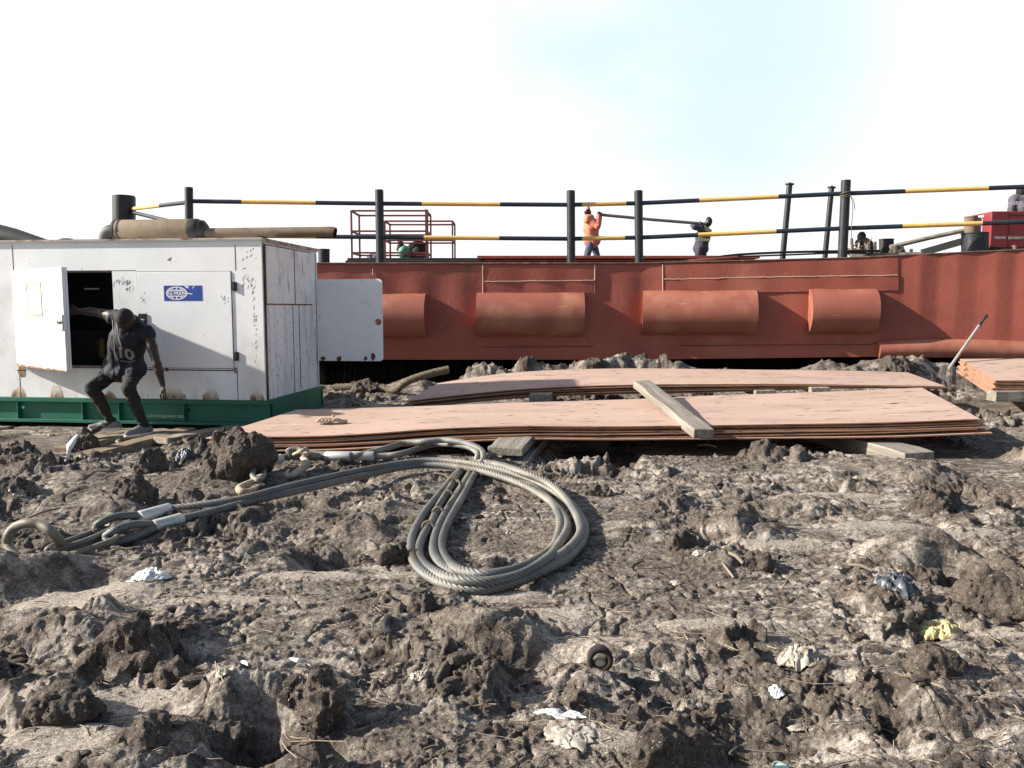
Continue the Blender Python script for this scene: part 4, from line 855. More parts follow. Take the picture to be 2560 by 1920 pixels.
    m = MB(); B(m, (.0, ya, zv), (.022, yb, zu)); up = m.build('upper_panel', mat('upper_panel_paint', (.80,.78,.76), .5, var=.06, bump=.05, layers=(((.30,.17,.09), (12,12,2.5), .62, .75, 5), ((.45,.43,.42), (4,4,4), .5, .8, 5))), g, bevel=.003)
    m = MB(); w = .012
    for a_, b_ in (((0,ya-w,zv-w),(.012,ya,zu+w)), ((0,yb,zv-w),(.012,yb+w,zu+w)), ((0,ya,zv-w),(.012,yb,zv)), ((0,ya,zu),(.012,yb,zu+w))): B(m, a_, b_)
    ym = lerp(ya, yb, .58); B(m, (.0222, ym-.010, zv), (.024, ym+.010, zu)); m.build('rust_seam', M_RUST, g)
    m = MB()
    for f, w, c0, c1 in ((.50,.007,ZB,zv-.012),(.62,.009,ZB+.02,zv-.012),(.03,.014,ZB,ZT-.05),(.985,.008,ZB,ZT-.05)): y = lerp(.05, GD, f); B(m, (0, y-w, c0), (.0022, y+w, c1))
    B(m, (0,.0505,ZB), (.003,.0785,ZT-.02)); m.build('rust_seam', mat('dark_rust', (.06,.03,.022), .85, var=.5, vscale=14, layers=(((.24,.12,.05),(9,9,5),.5,.7,5),)), g)
    # rear end door standing open beyond the corner
    Yd = GD+.035; o = GWi@Vector((0,0,CH))
    def R2(px, py): v = gl(px, py, 1, Yd); return v.x, v.z
    x0, z1 = R2(789,698); x1, z0 = R2(957,903); rc = .045; pts = []
    for cx, cz, a0 in ((x1-rc, z1-rc, 0), (x0+.005, z1-.005, 90), (x0+.005, z0+.005, 180), (x1-rc, z0+rc, 270)):
        rad_ = rc if cx > x0+.1 else .005
        for i in range(7): a = R(a0+90*i/6); pts.append((cx+rad_*math.cos(a), cz+rad_*math.sin(a)))
    hx_, hz_ = R2(945,805); hole = [(hx_+.040*math.cos(a), hz_+.036*math.sin(a)) for a in np.linspace(0, -2*math.pi, 21)]
    i0 = 24                              # slit from the outline to the hole
    pts = pts[:i0+1]+hole+pts[i0:]; n = len(pts)
    m = MB(); fr = [GW@Vector((x, Yd, z)) for x, z in pts]; bk = [GW@Vector((x, Yd+.03, z)) for x, z in pts]
    m.add(fr, [tuple(range(n))[::-1]]); m.add(bk, [tuple(range(n))])
    for i in range(n): 
        j = (i+1) % n
        if i in (i0, i0+21): continue
        m.add([fr[i], fr[j], bk[j], bk[i]], [(0,1,2,3)])
    rd = m.build('door', mat('rear_door_paint', (.82,.83,.83), .45, var=.04, bump=.03, layers=(((.42,.43,.45),(5,5,7),.62,.78,6),)), g); rd['label'] = 'flat white rear door with a round hole, standing open at the far end'
    m = MB(); rr = random.Random(2)
    for px, w, h in ((808,9,7),(848,8,8),(914,5,7),(932,7,12)):
        x, z = R2(px, 902-h*.8); p_ = [(x+w*.0051*math.cos(a)*rr.uniform(.5,1.1), z+h*.0051*math.sin(a)*rr.uniform(.5,1.1)) for a in np.linspace(0,6.28,12)[:-1]]; m.add([GW@Vector((a, Yd-.0015, b_)) for a, b_ in p_], [tuple(range(len(p_)))]); m.build('rust_stain', M_RUST, rd); m = MB()
    m = MB(); hx2, hz2 = R2(945,805); m.tube([GW@Vector((hx2+.042*math.cos(a), Yd-.001, hz2+.038*math.sin(a))) for a in np.linspace(0,2*math.pi,24)[:-1]], .004, 6, closed=True); m.build('hole_rim', M_RUST, rd)
    # what is inside
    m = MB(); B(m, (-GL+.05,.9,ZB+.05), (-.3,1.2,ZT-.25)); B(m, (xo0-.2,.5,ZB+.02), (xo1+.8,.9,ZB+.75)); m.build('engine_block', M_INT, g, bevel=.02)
    for dx in (-.12, .10):
        q = GW@Vector((xo1-.30+dx,.42,zo0+.10)); m = MB(); m.tube([q, q+Vector((0,0,.19))], .06, 16); m.tube([q+Vector((0,0,.19)), q+Vector((0,0,.22))], .035, 12); m.build('oil_filter', M_BRASS, g)
    m = MB(); B(m, (xo1-.62,.42,zo1-.20), (xo1-.44,.43,zo1-.185)); m.build('dipstick_bracket', M_ALU, g)
    m = MB(); B(m, (xo0,.05,zo0), (xo1,.065,zo0+.03)); B(m, (xo1-.012,.0505,zo0+.03), (xo1,.062,zo1)); B(m, (xo0,.0505,zo1-.02), (xo1-.012,.062,zo1)); m.build('door_frame', mat('worn_frame', (.30,.25,.24), .7, layers=((RUST,(9,9,9),.5,.7,5),)), g)
    # muffler and tail pipe on the roof
    Ym = .35
    def M2(px, py): v = gl(px, py, 1, Ym); return v
    c0 = M2(293,572); c1 = M2(478,572); r = (M2(400,545).z-M2(400,599).z)/2; zc = ZT+.03+r+.005; m = MB()
    ax = lambda x: GW@Vector((x, Ym, zc))
    m.tube([ax(c0.x-.03), ax(c0.x), ax(c0.x+.005), ax(c1.x), ax(c1.x+.002)], [r*.80, r*.96, r, r, r], 32); m.build('muffler', M_MUF, g)
    m = MB()
    for x, w in ((c0.x+.004,.014),(c0.x+.06,.010)): m.tube([ax(x-w), ax(x+w)], r*1.035, 32); m.build('muffler_band', M_BAND, g); m = MB()
    m.tube([ax(c1.x), ax(c1.x+.08), ax(c1.x+.10)], [r*1.02, r*1.02, r*.95], 32); m.build('muffler_band', M_BAND, g); m = MB(); m.tube([ax(c1.x+.10), ax(c1.x+.15), ax(c1.x+.19)], [r*.9, r*.86, r*.5], 28); m.build('muffler_cone', M_BAND, g)
    zp = M2(700,581).z; e = M2(838,580); rp = (M2(700,568).z-M2(700,594).z)/2; m = MB(); s0 = Vector((c1.x+.18,Ym,zp)); s1 = Vector((e.x-.10,Ym,zp)); k = 14
    m.tube([GW@s0.lerp(s1,i/k) for i in range(k+1)], rp, 20); tip = [GW@s1, GW@Vector((e.x-.03,Ym-.0,zp-.004)), GW@Vector((e.x,Ym,zp-.012))]
    m.tube(tip, [rp*1.02,rp*1.06,rp*1.0], 20, caps=False); m.tube([tip[-1], tip[0]], [rp*.9,rp*.9], 20, 1, caps=False); m.build('tail_pipe', [M_MUF, M_LINE], g)
    m = MB(); m.tube(spline([GW@Vector((c0.x-.01,Ym,zc)), GW@Vector((c0.x-.09,Ym,zc-.01)), GW@Vector((c0.x-.15,Ym+.02,zc-.06)), GW@Vector((c0.x-.17,Ym+.02,ZT))], .02), r*.62, 18); m.build('exhaust_elbow', M_RUBBER, g)
    for px in (455,655):
        q = M2(px,597); m = MB(); B(m, (q.x-.04,Ym-.05,ZT+.028), (q.x+.04,Ym+.05,zc-r*.9 if px < 500 else zp-rp*.9)); m.build('bracket', M_BAND, g)
    q = M2(167,598); m = MB(); a = GW@Vector((q.x,Ym,ZT+.028)); m.tube([a, a+Vector((0,0,.02)), a+Vector((0,0,.032)), a+Vector((0,0,.045))], [.05,.06,.085,.06], 20); m.build('filler_cap', M_BAND, g)
    return g
# ================================================================== TIMBERS
def plank(name_label, a, b, w, h, m, group=None, cat='timber', nm='timber', chip=0):
    """a sawn timber from a to b (middle of its underside ends)"""
    a = Vector(a); b = Vector(b); d = (b-a); L_ = d.length; d.normalize(); x = d.cross(Vector((0,0,1))).normalized(); u = x.cross(d); mb = MB(); k = 10; rows = []
    for i in range(k+1):
        p = a.lerp(b, i/k); j = [random.gauss(0, .004) for _ in range(4)]
        rows.append([p-x*(w/2+j[0]), p+x*(w/2+j[1]), p+x*(w/2+j[1])+u*(h+j[2]), p-x*(w/2+j[0])+u*(h+j[3])])
    vs = [v for r_ in rows for v in r_]; fs = [(3,2,1,0), tuple(4*k+i for i in range(4))]
    for i in range(k):
        for q in range(4): fs.append((4*i+q, 4*i+(q+1) % 4, 4*i+4+(q+1) % 4, 4*i+4+q))
    mb.add(vs, fs)
    W = Matrix.Translation(a) @ Matrix((d, x, u)).transposed().to_4x4(); Wi = W.inverted()
    me = bpy.data.meshes.new(nm); me.from_pydata([Wi@Vector(v) for v in mb.v], [], mb.f); me.materials.append(m); me.update()
    o = bpy.data.objects.new(nm, me); COL.objects.link(o); o.matrix_world = W; md = o.modifiers.new('edge', 'BEVEL'); md.width = .008; md.segments = 2; md.limit_method = 'ANGLE'; md.angle_limit = R(40)
    WM[o] = W; return tag(o, name_label, cat, group)
# ================================================================== STEEL PLATES
def plate_stack(near, far, n, th, pitch, jit, labels, group, seed, cells=60, drop_far=1.0, stag=None):
    """near / far: world points along the two long edges of the top sheet; sheets follow below, each a thing"""
    rr = random.Random(seed)
    def curve(pts):
        s = spline(pts, .05); d = [0]
        for a, b in zip(s[:-1], s[1:]): d.append(d[-1]+(b-a).length)
        out = []
        for k in range(cells+1):
            t = d[-1]*k/cells; i = max(0, min(len(d)-2, next((q for q in range(len(d)-1) if d[q+1] >= t), len(d)-2))); f = (t-d[i])/max(d[i+1]-d[i], 1e-6); out.append(s[i].lerp(s[i+1], f))
        return out
    nc, fc = curve(near), curve(far)
    for k in range(n):
        dx, dy = (0, 0) if k == 0 else (rr.uniform(-jit, jit), rr.uniform(-jit, jit)*.35)
        if stag: dx = stag[k][0]; dy = stag[k][1]
        ph, am = rr.uniform(0, 6), (0 if k == 0 else rr.uniform(.1, .35)*pitch)
        sh = Vector((dx, dy, 0)); m = MB(); rows = [[], []]
        for r_, zo in ((0, 0), (1, -th)):
            for v in range(5):
                row = []
                for i in range(cells+1):
                    p = nc[i].lerp(fc[i], v/4)+sh; w = math.sin(i/cells*7+ph)*am*(1-.3*v/4)
                    row.append(Vector((p.x, p.y, p.z-k*pitch*(1 if callable(drop_far) is False else drop_far(i/cells, v/4))+w+zo)))
                rows[r_].append(row)
        t_, b_ = rows
        m.grid([r_ for r_ in t_], 0); m.grid([r_ for r_ in b_[::-1]], 1)
        def side(a, b): m.grid([a, b], 1, False)
        side(b_[0], t_[0]); side(t_[-1], b_[-1]); side([r_[0] for r_ in t_], [r_[0] for r_ in b_]); side([r_[-1] for r_ in b_], [r_[-1] for r_ in t_])
        o = thing('steel_plate', m, [M_PLATE, M_PEDGE], labels[k], 'steel plate', group)
def build_plates():
    NY, FY = 7.2, 8.75
    near = [P(x, y, Y) for x, y, Y in [(508,1097,7.25),(620,1092,7.22),(780,1090,7.2),(930,1083,7.2),(1100,1071,7.2),(1300,1065,7.2),(1480,1066,7.2),(1700,1064,7.2),(1960,1060,7.2),(2200,1056,7.2),(2450,1047,7.2)]]
    far = [P(x, y, Y) for x, y, Y in [(742,1024,8.5),(900,1020,8.6),(1060,1015,8.65),(1250,1008,8.7),(1450,1002,8.75),(1600,997,8.8),(1780,989,8.85),(1960,983,8.9),(2130,977,8.95),(2305,969,9.0)]]
    lab = ['topmost pink steel plate of the near stack, crossed by the grey timber', 'second plate from the top of the near stack of pink steel', 'third plate from the top of the near stack of pink steel', 'fourth plate from the top of the near stack of pink steel', 'fifth plate from the top of the near stack of pink steel', 'lowest plate of the near stack, sticking out at the right end']
    plate_stack(near, far, 6, .011, .0235, .05, lab, 'plates of the near stack', 3, stag=[(0,0),(.05,.012),(.0,.006),(.09,-.004),(-.02,-.004),(.10,-.03)])
    near = [P(x, y, Y) for x, y, Y in [(1012,1003,9.9),(1080,995,10.0),(1180,984,10.1),(1300,973,10.1),(1450,965,10.1),(1620,961,10.1),(1800,960,10.1),(2000,960,10.1),(2200,963,10.15),(2365,966,10.2)]]
    far = [P(x, y, Y) for x, y, Y in [(1095,958,11.0),(1180,944,11.2),(1290,931,11.4),(1420,924,11.5),(1560,921,11.5),(1720,922,11.5),(1880,924,11.5),(2050,926,11.5),(2180,928,11.5),(2270,931,11.5)]]
    lab = ['topmost pink steel plate of the humped far stack below the hull', 'second plate from the top of the humped far stack', 'third plate from the top of the humped far stack', 'fourth plate from the top of the humped far stack', 'lowest plate of the humped far stack, lifted off the mud']
    plate_stack(near, far, 5, .011, .027, .06, lab, 'plates of the far stack', 8, drop_far=lambda u, v: (1-.75*sst(.45,.95,np.array(u)).item()), stag=[(0,0),(.02,-.012),(-.03,.01),(.03,-.006),(-.02,.0)])
    near = [P(x, y, Y) for x, y, Y in [(2488,951,10.2),(2700,950,10.2),(3000,949,10.2),(3300,948,10.2)]]
    far = [P(x, y, Y) for x, y, Y in [(2400,897,11.7),(2600,896,11.7),(2900,895,11.7),(3150,894,11.7)]]
    lab = ['topmost plate of the stack cut off by the right edge, pale pink']+['%s plate of the orange edged stack cut off by the right edge' % w for w in ('second', 'third', 'fourth', 'fifth')]+['lowest plate of the orange edged stack cut off by the right edge']
    plate_stack(near, far, 6, .022, .034, .02, lab, 'plates of the right stack', 11, cells=24, stag=[(0,0),(-.02,0),(.01,.01),(-.03,0),(.0,.02),(-.04,.01)])
    # knot of rusty rope and a clamp lying on the near stack
    b = P(825,1058,7.75); k = MB(); zt = b.z
    for i in range(5): 
        c = b+Vector((-.10+.035*i, .0, .012)); k.tube([c+Vector((.022*math.cos(a)-.01*i*0, .05*math.sin(a), .030*abs(math.cos(a*.5)))) for a in np.linspace(0,6.28,16)[:-1]], .012, 8, closed=True)
    k.tube(spline([b+Vector((.0,0,.02)), b+Vector((.06,-.02,.04)), b+Vector((.12,-.01,.02)), b+Vector((.16,.02,.015))], .02), .02, 8); k.tube([b+Vector((.03,0,.02)), b+Vector((.035,0,.085))], .013, 8)
    thing('rope_knot', k, M_HOOK, 'small knotted loop of tan rope lying on the near pink plate', 'rope knot')
def build_timbers():
    # the grey timber lying across the near stack
    a = P(1604,972,8.75)+Vector((0,0,.012)); b = P(1758,1096,6.92)+Vector((0,0,.0)); plank('grey weathered timber lying askew across the near pink plates', a, b, .19, .085, M_WOODG)
    def ground_plank(lab, p0, p1, z0, z1, w, h, m, grp=None): return plank(lab, Vector((p0[0], p0[1], z0)), Vector((p1[0], p1[1], z1)), w, h, m, grp)
    g = 'bearers under the plates'
    def under(lab, pxl, pyt, Yn, Yf, dx, w, h, m):
        t = P(pxl, pyt, Yn); plank(lab, t-Vector((0,0,h)), Vector((t.x+dx, Yf, t.z-h+.03)), w, h, m, g)
    under('upper of the two dark timbers at the rope coil, under the near plates', 1262,1118,6.72,8.3,.30,.30,.075,M_WOODG)
    under('lower of the two dark timbers at the rope coil, in the mud', 1275,1150,6.74,8.3,.28,.32,.10,M_WOODG)
    under('light timber sticking out under the right part of the near plates', 2300,1130,6.75,8.5,-.42,.30,.15,M_WOODG)
    under('timber under the middle of the far stack, left one', 1915,976,10.0,11.4,.02,.26,.09,M_WOOD)
    under('timber under the far stack nearer its right end', 2052,969,10.0,11.4,.02,.24,.07,M_WOOD)
    under('pale block under the humped part of the far stack', 1350,985,9.9,11.3,.2,.28,.16,M_WOODG)
    a = P(2478,985,10.12); plank('dark round edged timber under the stack at the right edge', a+Vector((0,0,-.09)), a+Vector((1.6,.05,-.09)), .2,.13,M_WOODG, g)
    # duckboards where the man stands
    g = 'planks by the generator base'
    def pl(lab, q0, q1, w, h, m, up=0):
        a, b = P(*q0), P(*q1); plank(lab, a+Vector((0,0,-h+up)), b+Vector((0,0,-h+up)), w, h, m, g)
    pl('thick tan plank end nearest the camera, beside the hanging white strip', (212,1133,7.25), (470,1068,8.6), .20,.10,M_WOODY)
    pl('flat tan plank behind the hanging white strip', (160,1118,7.6), (330,1076,8.6), .24,.07,M_WOODY)
    pl('dark plank under the left shoe of the bending man', (215,1094,8.0), (420,1072,8.7), .20,.06,M_WOOD)
    pl('dark plank running under the green base right of the man', (400,1095,7.9), (600,1062,8.8), .22,.06,M_WOOD)
    pl('tan bearer under the left end of the green base', (-20,1068,8.75), (25,1064,9.6), .30,.10,M_WOODY)
# ================================================================== WIRE ROPE SLING
def rope_mesh(mb, path, r=RR, lay=.21, strands=7, n=42, mi=0, ph=0):
    d = [0]
    for a, b in zip(path[:-1], path[1:]): d.append(d[-1]+(b-a).length)
    def rr(i, a):
        q = strands*(a-2*math.pi*d[i]/lay+ph); return .66+.38*abs(math.cos(q/2))**.7
    mb.tube(path, r, n, mi, rr=rr)
def build_sling():
    s = empty('wire_rope_sling', G(700,1250), 'coiled two leg wire rope sling with crimped eyes, link and hooks', 'wire rope sling')
    for pth in (PATH1, PATH2):
        p = spline(pth[::8]+[pth[-1]], .007); m = MB(); rope_mesh(m, p); m.build('rope', M_ROPE, s)
    def ferrule(a, b, r=.040):
        m = MB(); a = Vector(a); b = Vector(b); m.tube([a, a.lerp(b,.04), a.lerp(b,.96), b], [r*.9,r,r,r*.9], 24); m.build('ferrule', M_ALU, s)
    e1, e2 = PATH1[0], PATH2[0]
    def eye(f_in, f_out, pts, thick=1.0):
        ferrule(f_in, f_out)
        m = MB(); p = spline([G(*q) for q in pts], .009); rope_mesh(m, p, RR*.95*thick); m.build('eye_loop', M_ROPE, s)
    eye(G(348,1293,.075), G(424,1272,.06), [(352,1288,.08),(298,1291,.10),(258,1303,.09),(240,1318,.06),(252,1328,.035),(300,1316,.03),(352,1299,.05)])
    eye(G(384,1316,.055), G(455,1297,.05), [(388,1311,.06),(335,1312,.09),(290,1325,.09),(264,1343,.05),(275,1356,.03),(330,1345,.03),(388,1321,.045)])
    # master link: a heavy oval standing out of the mud, with two oblong links to the eyes
    def link(pts, r, nm):
        m = MB(); m.tube(spline([G(*q) for q in pts], .015), r, 14, caps=True); m.build(nm, M_LINK, s)
    link([(152,1363,.05),(146,1348,.10),(128,1328,.16),(100,1312,.19),(66,1308,.20),(38,1318,.17),(22,1337,.13),(18,1358,.08),(28,1379,.04),(48,1396,.01),(75,1404,-.02),(110,1398,-.01),(140,1380,.02),(152,1363,.05)], .027, 'master_link')
    link([(125,1376,.03),(175,1364,.05),(218,1350,.06),(262,1331,.06),(280,1322,.07),(284,1314,.06),(262,1316,.04),(215,1336,.03),(170,1352,.03),(130,1366,.02),(118,1374,.02),(125,1376,.03)], .017, 'connecting_link')
    link([(128,1386,.03),(160,1388,.02),(200,1380,.03),(245,1364,.05),(282,1350,.06),(292,1341,.06),(280,1337,.05),(240,1352,.03),(200,1368,.02),(160,1378,.01),(132,1380,.02),(128,1386,.03)], .017, 'connecting_link')
    # far ends: ferrules, eyes and hooks below the near plates
    z = PATH1[-1]; ferrule(PATH1[-1]+Vector((.10,0,.01)), PATH1[-1]+Vector((-.13,.0,.01)))
    ferrule(PATH2[-1]+Vector((.03,.0,.01)), PATH2[-1]+Vector((-.19,.03,.005)))
    m = MB(); rope_mesh(m, spline([PATH2[-1]+Vector((-.19,.03,.005)), G(770,1145,.05), G(735,1140,.08), G(722,1128,.12), G(745,1124,.13), G(770,1136,.10), G(800,1141,.07)], .009)); m.build('eye_loop', M_ROPE, s)
    m = MB(); rope_mesh(m, spline([PATH1[-1]+Vector((-.13,0,.01)), G(830,1138,.06), G(760,1133,.07), G(720,1141,.07), G(700,1147,.06)], .009)); m.build('rope_tail', M_ROPE, s)
    ferrule(G(648,1160,.07), G(705,1146,.075))
    m = MB(); rope_mesh(m, spline([G(650,1158,.08), G(636,1167,.09), G(632,1190,.07), G(648,1200,.06), G(660,1185,.06), G(655,1165,.06)], .008), RR*.8); m.build('eye_loop', M_ROPE, s)
    def hook(pts, radii):
        m = MB(); p = [G(*q) for q in pts]; d = spline(p, .012); rs = np.interp(np.linspace(0, 1, len(d)), np.linspace(0, 1, len(radii)), radii); m.tube(d, list(rs), 14); m.build('hook', M_HOOK, s)
    hook([(655,1188,.08),(640,1196,.06),(628,1206,.04),(612,1214,.035),(598,1222,.035),(606,1230,.03),(630,1226,.02),(650,1212,.02)], [.014,.024,.030,.030,.026,.022,.015,.008])
    hook([(734,1136,.10),(752,1128,.15),(766,1122,.16),(768,1134,.12),(756,1146,.10),(766,1154,.09),(762,1166,.06),(744,1180,.04),(724,1190,.035),(716,1184,.05),(722,1174,.06)], [.013,.015,.016,.016,.018,.026,.030,.030,.024,.016,.008])
    # shackle of rope strands thrown over: muddy rope by the barge and loose strands in the coil
    m = MB(); pts = [(838,984,12.0),(890,975,11.95),(950,979,11.9),(985,976,11.8),(1010,958,11.7),(1040,945,11.7),(1085,932,11.75),(1122,924,11.8)]
    p = [P(a, b, Y) for a, b, Y in pts]; p = [Vector((q.x, q.y, max(q.z, gz(q.x, q.y)+.04))) for q in p]; rope_mesh(m, spline(p, .02), .058, .42, 6, 20); thing('mooring_rope', m, M_RAG, 'thick muddy rope on the mud at the left end of the far plates', 'rope')
    m = MB()
    for pts in ([(1085,1182,.05),(1110,1186,.06),(1122,1196,.05),(1138,1206,.04)], [(1140,1195,.06),(1150,1210,.07),(1146,1228,.06),(1118,1262,.06)], [(1128,1210,.07),(1118,1226,.07),(1104,1246,.07),(1080,1280,.06)]): m.tube(spline([G(*q) for q in pts], .02), .006, 6)
    for px, py in ((1070,1318),(1095,1282),(1120,1240),(1132,1206)):
        c = G(px, py, .045); m.tube([c+Vector((.035*math.cos(a), .02*math.cos(a)*0+.03*math.sin(a)*.3, .035*math.sin(a))) for a in np.linspace(0,6.28,14)[:-1]], .010, 6, closed=True)
    thing('tie_wire', m, M_RAG, 'frayed ties wrapped around the left side of the rope coil', 'tie')
# ================================================================== PEOPLE
def hand(s, wrist, tip, thumb, r=.0095, spread=None, curl=None):
    """palm and five fingers from the wrist towards tip; curl: extra direction the finger ends bend to"""
    w = Vector(wrist); t = Vector(tip); d = (t-w); L_ = d.length; d.normalize(); sp = Vector(spread).normalized(); sp = (sp-d*sp.dot(d)).normalized(); cu = Vector(curl) if curl else Vector((0,0,0))
    palm = w+d*L_*.30; rot = np.array([tuple(d), tuple(sp), tuple(d.cross(sp))]).T
    s.ell(palm, (L_*.30, .040, .018), rot, .015)
    for i, (o, ln) in enumerate(((-.030,.86),(-.010,1.0),(.010,.96),(.028,.80))):
        a = w+d*L_*.50+sp*o; m1 = a+d*L_*.26*ln+sp*o*.15+cu*.2; e = m1+d*L_*.20*ln+cu*.8
        s.cone(a, m1, r*1.05, r*.95, .008); s.cone(m1, e, r*.95, r*.75, .006)
    th = Vector(thumb).normalized(); a = w+d*L_*.18+th*.022; m1 = a+th*.035+d*.028; s.cone(a, m1, r*1.25, r, .012); s.cone(m1, m1+d*.03+th*.008, r, r*.8, .006)
def V_(*a): return Vector(a)
def bending_man():
    Yt = 8.42
    sR = P(279,790,8.34); sL = P(370,832,8.22); ch = P(322,842,8.30); nk = P(318,806,8.22); pel = P(308,925,8.50); hR = P(284,930,8.50); hL = P(334,930,8.48)
    kR = P(229,972,8.16); aR = P(279,1056,8.36); kL = P(321,968,8.13); aL = P(361,1068,8.26)
    elR = P(236,780,8.42); wR = P(196,778,8.44); fR = P(170,778,8.44); elL = P(393,912,8.18); wL = P(407,962,8.20); fL = P(414,1003,8.19)
    hd = P(314,799,8.12)
    foot = (aR+aL)/2; e = empty('person', (foot.x, foot.y, min(aR.z, aL.z)-.08), 'person in dark sleeveless jersey bending forward, one hand on the open door', 'person')
    lo = np.min([tuple(v) for v in (sR,sL,aR,aL,fR,fL,hd,kR,kL,pel)], 0)-.2; hi = np.max([tuple(v) for v in (sR,sL,aR,aL,fR,fL,hd,kR,kL,pel)], 0)+.2
    def torso(s, g):
        s.cone(pel, ch, .125+g, .135+g, .06); s.cone(ch, (sR+sL)/2+V_(0,0,-.02), .13+g, .11+g, .06); s.cone(sR+(sL-sR)*.10, sL+(sR-sL)*.10, .062+g, .062+g, .05); s.ell(pel, (.165+g, .125+g, .12+g), None, .06)
        s.cone(ch+V_(-.06,0,0), pel+V_(-.05,0,0), .10+g, .10+g, .05); s.cone(ch+V_(.06,0,0), pel+V_(.05,0,0), .10+g, .10+g, .05)
    def legs(s, g):
        for h, k, a in ((hR,kR,aR),(hL,kL,aL)):
            s.cone(h, h.lerp(k,.5), .080+g, .064+g, .05); s.cone(h.lerp(k,.5), k, .064+g, .050+g, .03); s.ell(k, (.050+g,.052+g,.053+g), None, .03)
            c = k.lerp(a,.3)+(k-h).normalized()*-.015; s.cone(k, c, .046+g, .047+g, .03); s.cone(c, a, .047+g, .031+g, .03)
    s = Solid(lo, hi, .0085)
    torso(s, 0); legs(s, 0)
    s.cone(nk, hd+V_(0,.03,.0), .056, .06, .04)
    fd = Vector((.05,-.42,-.90)).normalized(); up = Vector((-.03,-.88,.42)).normalized(); up = (up-fd*up.dot(fd)).normalized(); sd = up.cross(fd)
    rot = np.array([tuple(sd), tuple(fd), tuple(up)]).T
    s.ell(hd, (.086,.106,.118), rot, .03); s.ell(hd+fd*.035-up*.055, (.058,.060,.065), rot, .03)
    s.ell(hd+fd*.098-up*.02, (.014,.020,.024), rot, .012); s.ell(hd+fd*.090-up*.066, (.026,.014,.010), rot, .01); s.ell(hd+fd*.085+up*.022, (.055,.014,.012), rot, .02)
    for q in (-1, 1): s.ell(hd+sd*q*.086-up*.005, (.012,.022,.034), rot, .008); s.cutell(hd+fd*.098+sd*q*.030+up*.004, (.016,.012,.010)); s.ell(hd+fd*.086+sd*q*.030+up*.004, (.012,.010,.010), rot, .003)
    for a, b, c in ((sR,elR,wR),(sL,elL,wL)):
        m1 = a.lerp(b,.45); s.ell(a, (.060,.058,.058), None, .04); s.cone(a, m1, .056, .050, .03); s.cone(m1, b, .050, .040, .02); f = b.lerp(c,.3); s.cone(b, f, .041, .042, .02); s.cone(f, c, .042, .026, .02)
    hand(s, wR, fR, V_(0,0,1), spread=(0,0,1), curl=(0,-.02,0)); hand(s, wL, fL, V_(-.3,-.5,-.6), spread=(.5,-.7,.2), curl=(-.004,.002,0))
    for a, d in ((aR, V_(-.17,-.10,-.055)),(aL, V_(-.10,-.17,-.05))): s.cone(a, a+d*.9+V_(0,0,-.03), .038, .030, .03)
    solid_obj('body', s, M_SKIN, e)
    # hair: a close crop over the crown
    h = Solid(hd-V_(.16,.16,.16), hd+V_(.16,.16,.16), .007); h.ell(hd+up*.006-fd*.004, (.089,.108,.119), rot, 0); h.plane(hd+up*.028+fd*.0, -up+fd*.35); h.wobble(.002, 60, 2, 3); solid_obj('hair', h, M_HAIR, e)
    # jersey with wide armholes, hanging loose at the hem
    j = Solid(lo, hi, .0095); torso(j, .020); j.cone(sL, sL+(elL-sL)*.10, .070, .068, .03)
    hemR = P(262,938,8.34); hemL = P(345,934,8.32); j.cone(pel+V_(-.07,-.06,.04), hemR+V_(.06,.06,.03), .12, .10, .05); j.cone(pel+V_(.07,-.06,.04), hemL+V_(-.03,.06,.04), .12, .10, .05); j.ell(P(306,934,8.40), (.19,.15,.09), None, .05)
    j.plane(P(306,946,8.35), (0.05,.25,-1)); j.cutell(nk+V_(.0,-.05,.02), (.075,.09,.085), .02)
    j.wobble(.022, 7, 3, 8, (1.6,1,.7)); j.wobble(.010, 22, 2, 9, (1.3,1,.5)); jo = solid_obj('jersey', j, M_VEST, e)
    # print on the chest, wrapped on the cloth
    W = np.array(WM[e]); Vv = [Vector(W[:3,:3]@np.array(v.co)+W[:3,3]) for v in jo.data.vertices]; bvh = BVHTree.FromPolygons(Vv, [tuple(p.vertices) for p in jo.data.polygons])
    def wrap(vs, fs, o, mm, nm, grid=True):
        bm = bmesh.new(); q = [bm.verts.new(v) for v in vs]
        for f in fs:
            try: bm.faces.new([q[i] for i in f])
            except ValueError: pass
        bmesh.ops.triangulate(bm, faces=bm.faces[:]); bmesh.ops.subdivide_edges(bm, edges=[e_ for e_ in bm.edges if e_.calc_length() > .02], cuts=2); bmesh.ops.triangulate(bm, faces=bm.faces[:])
        out = []
        for v in bm.verts:
            st = Vector((o.x+v.co.x, o.y-.6, o.z+v.co.y)); hit = bvh.ray_cast(st, Vector((0,1,0)))
            out.append((hit[0]+Vector((0,-.005,0))) if hit[0] else Vector((o.x+v.co.x, o.y, o.z+v.co.y)))
        bm.verts.index_update(); m = MB(); m.add(out, [tuple(v.index for v in f.verts) for f in bm.faces]); bm.free(); m.build(nm, mm, jo)
    vs, fs = text_mesh('10', .155, .006); rot2 = Matrix.Rotation(R(-14), 3, 'Z'); wrap([tuple(rot2@v) for v in vs], fs, P(322,884,8.3), M_JNUM, 'print')
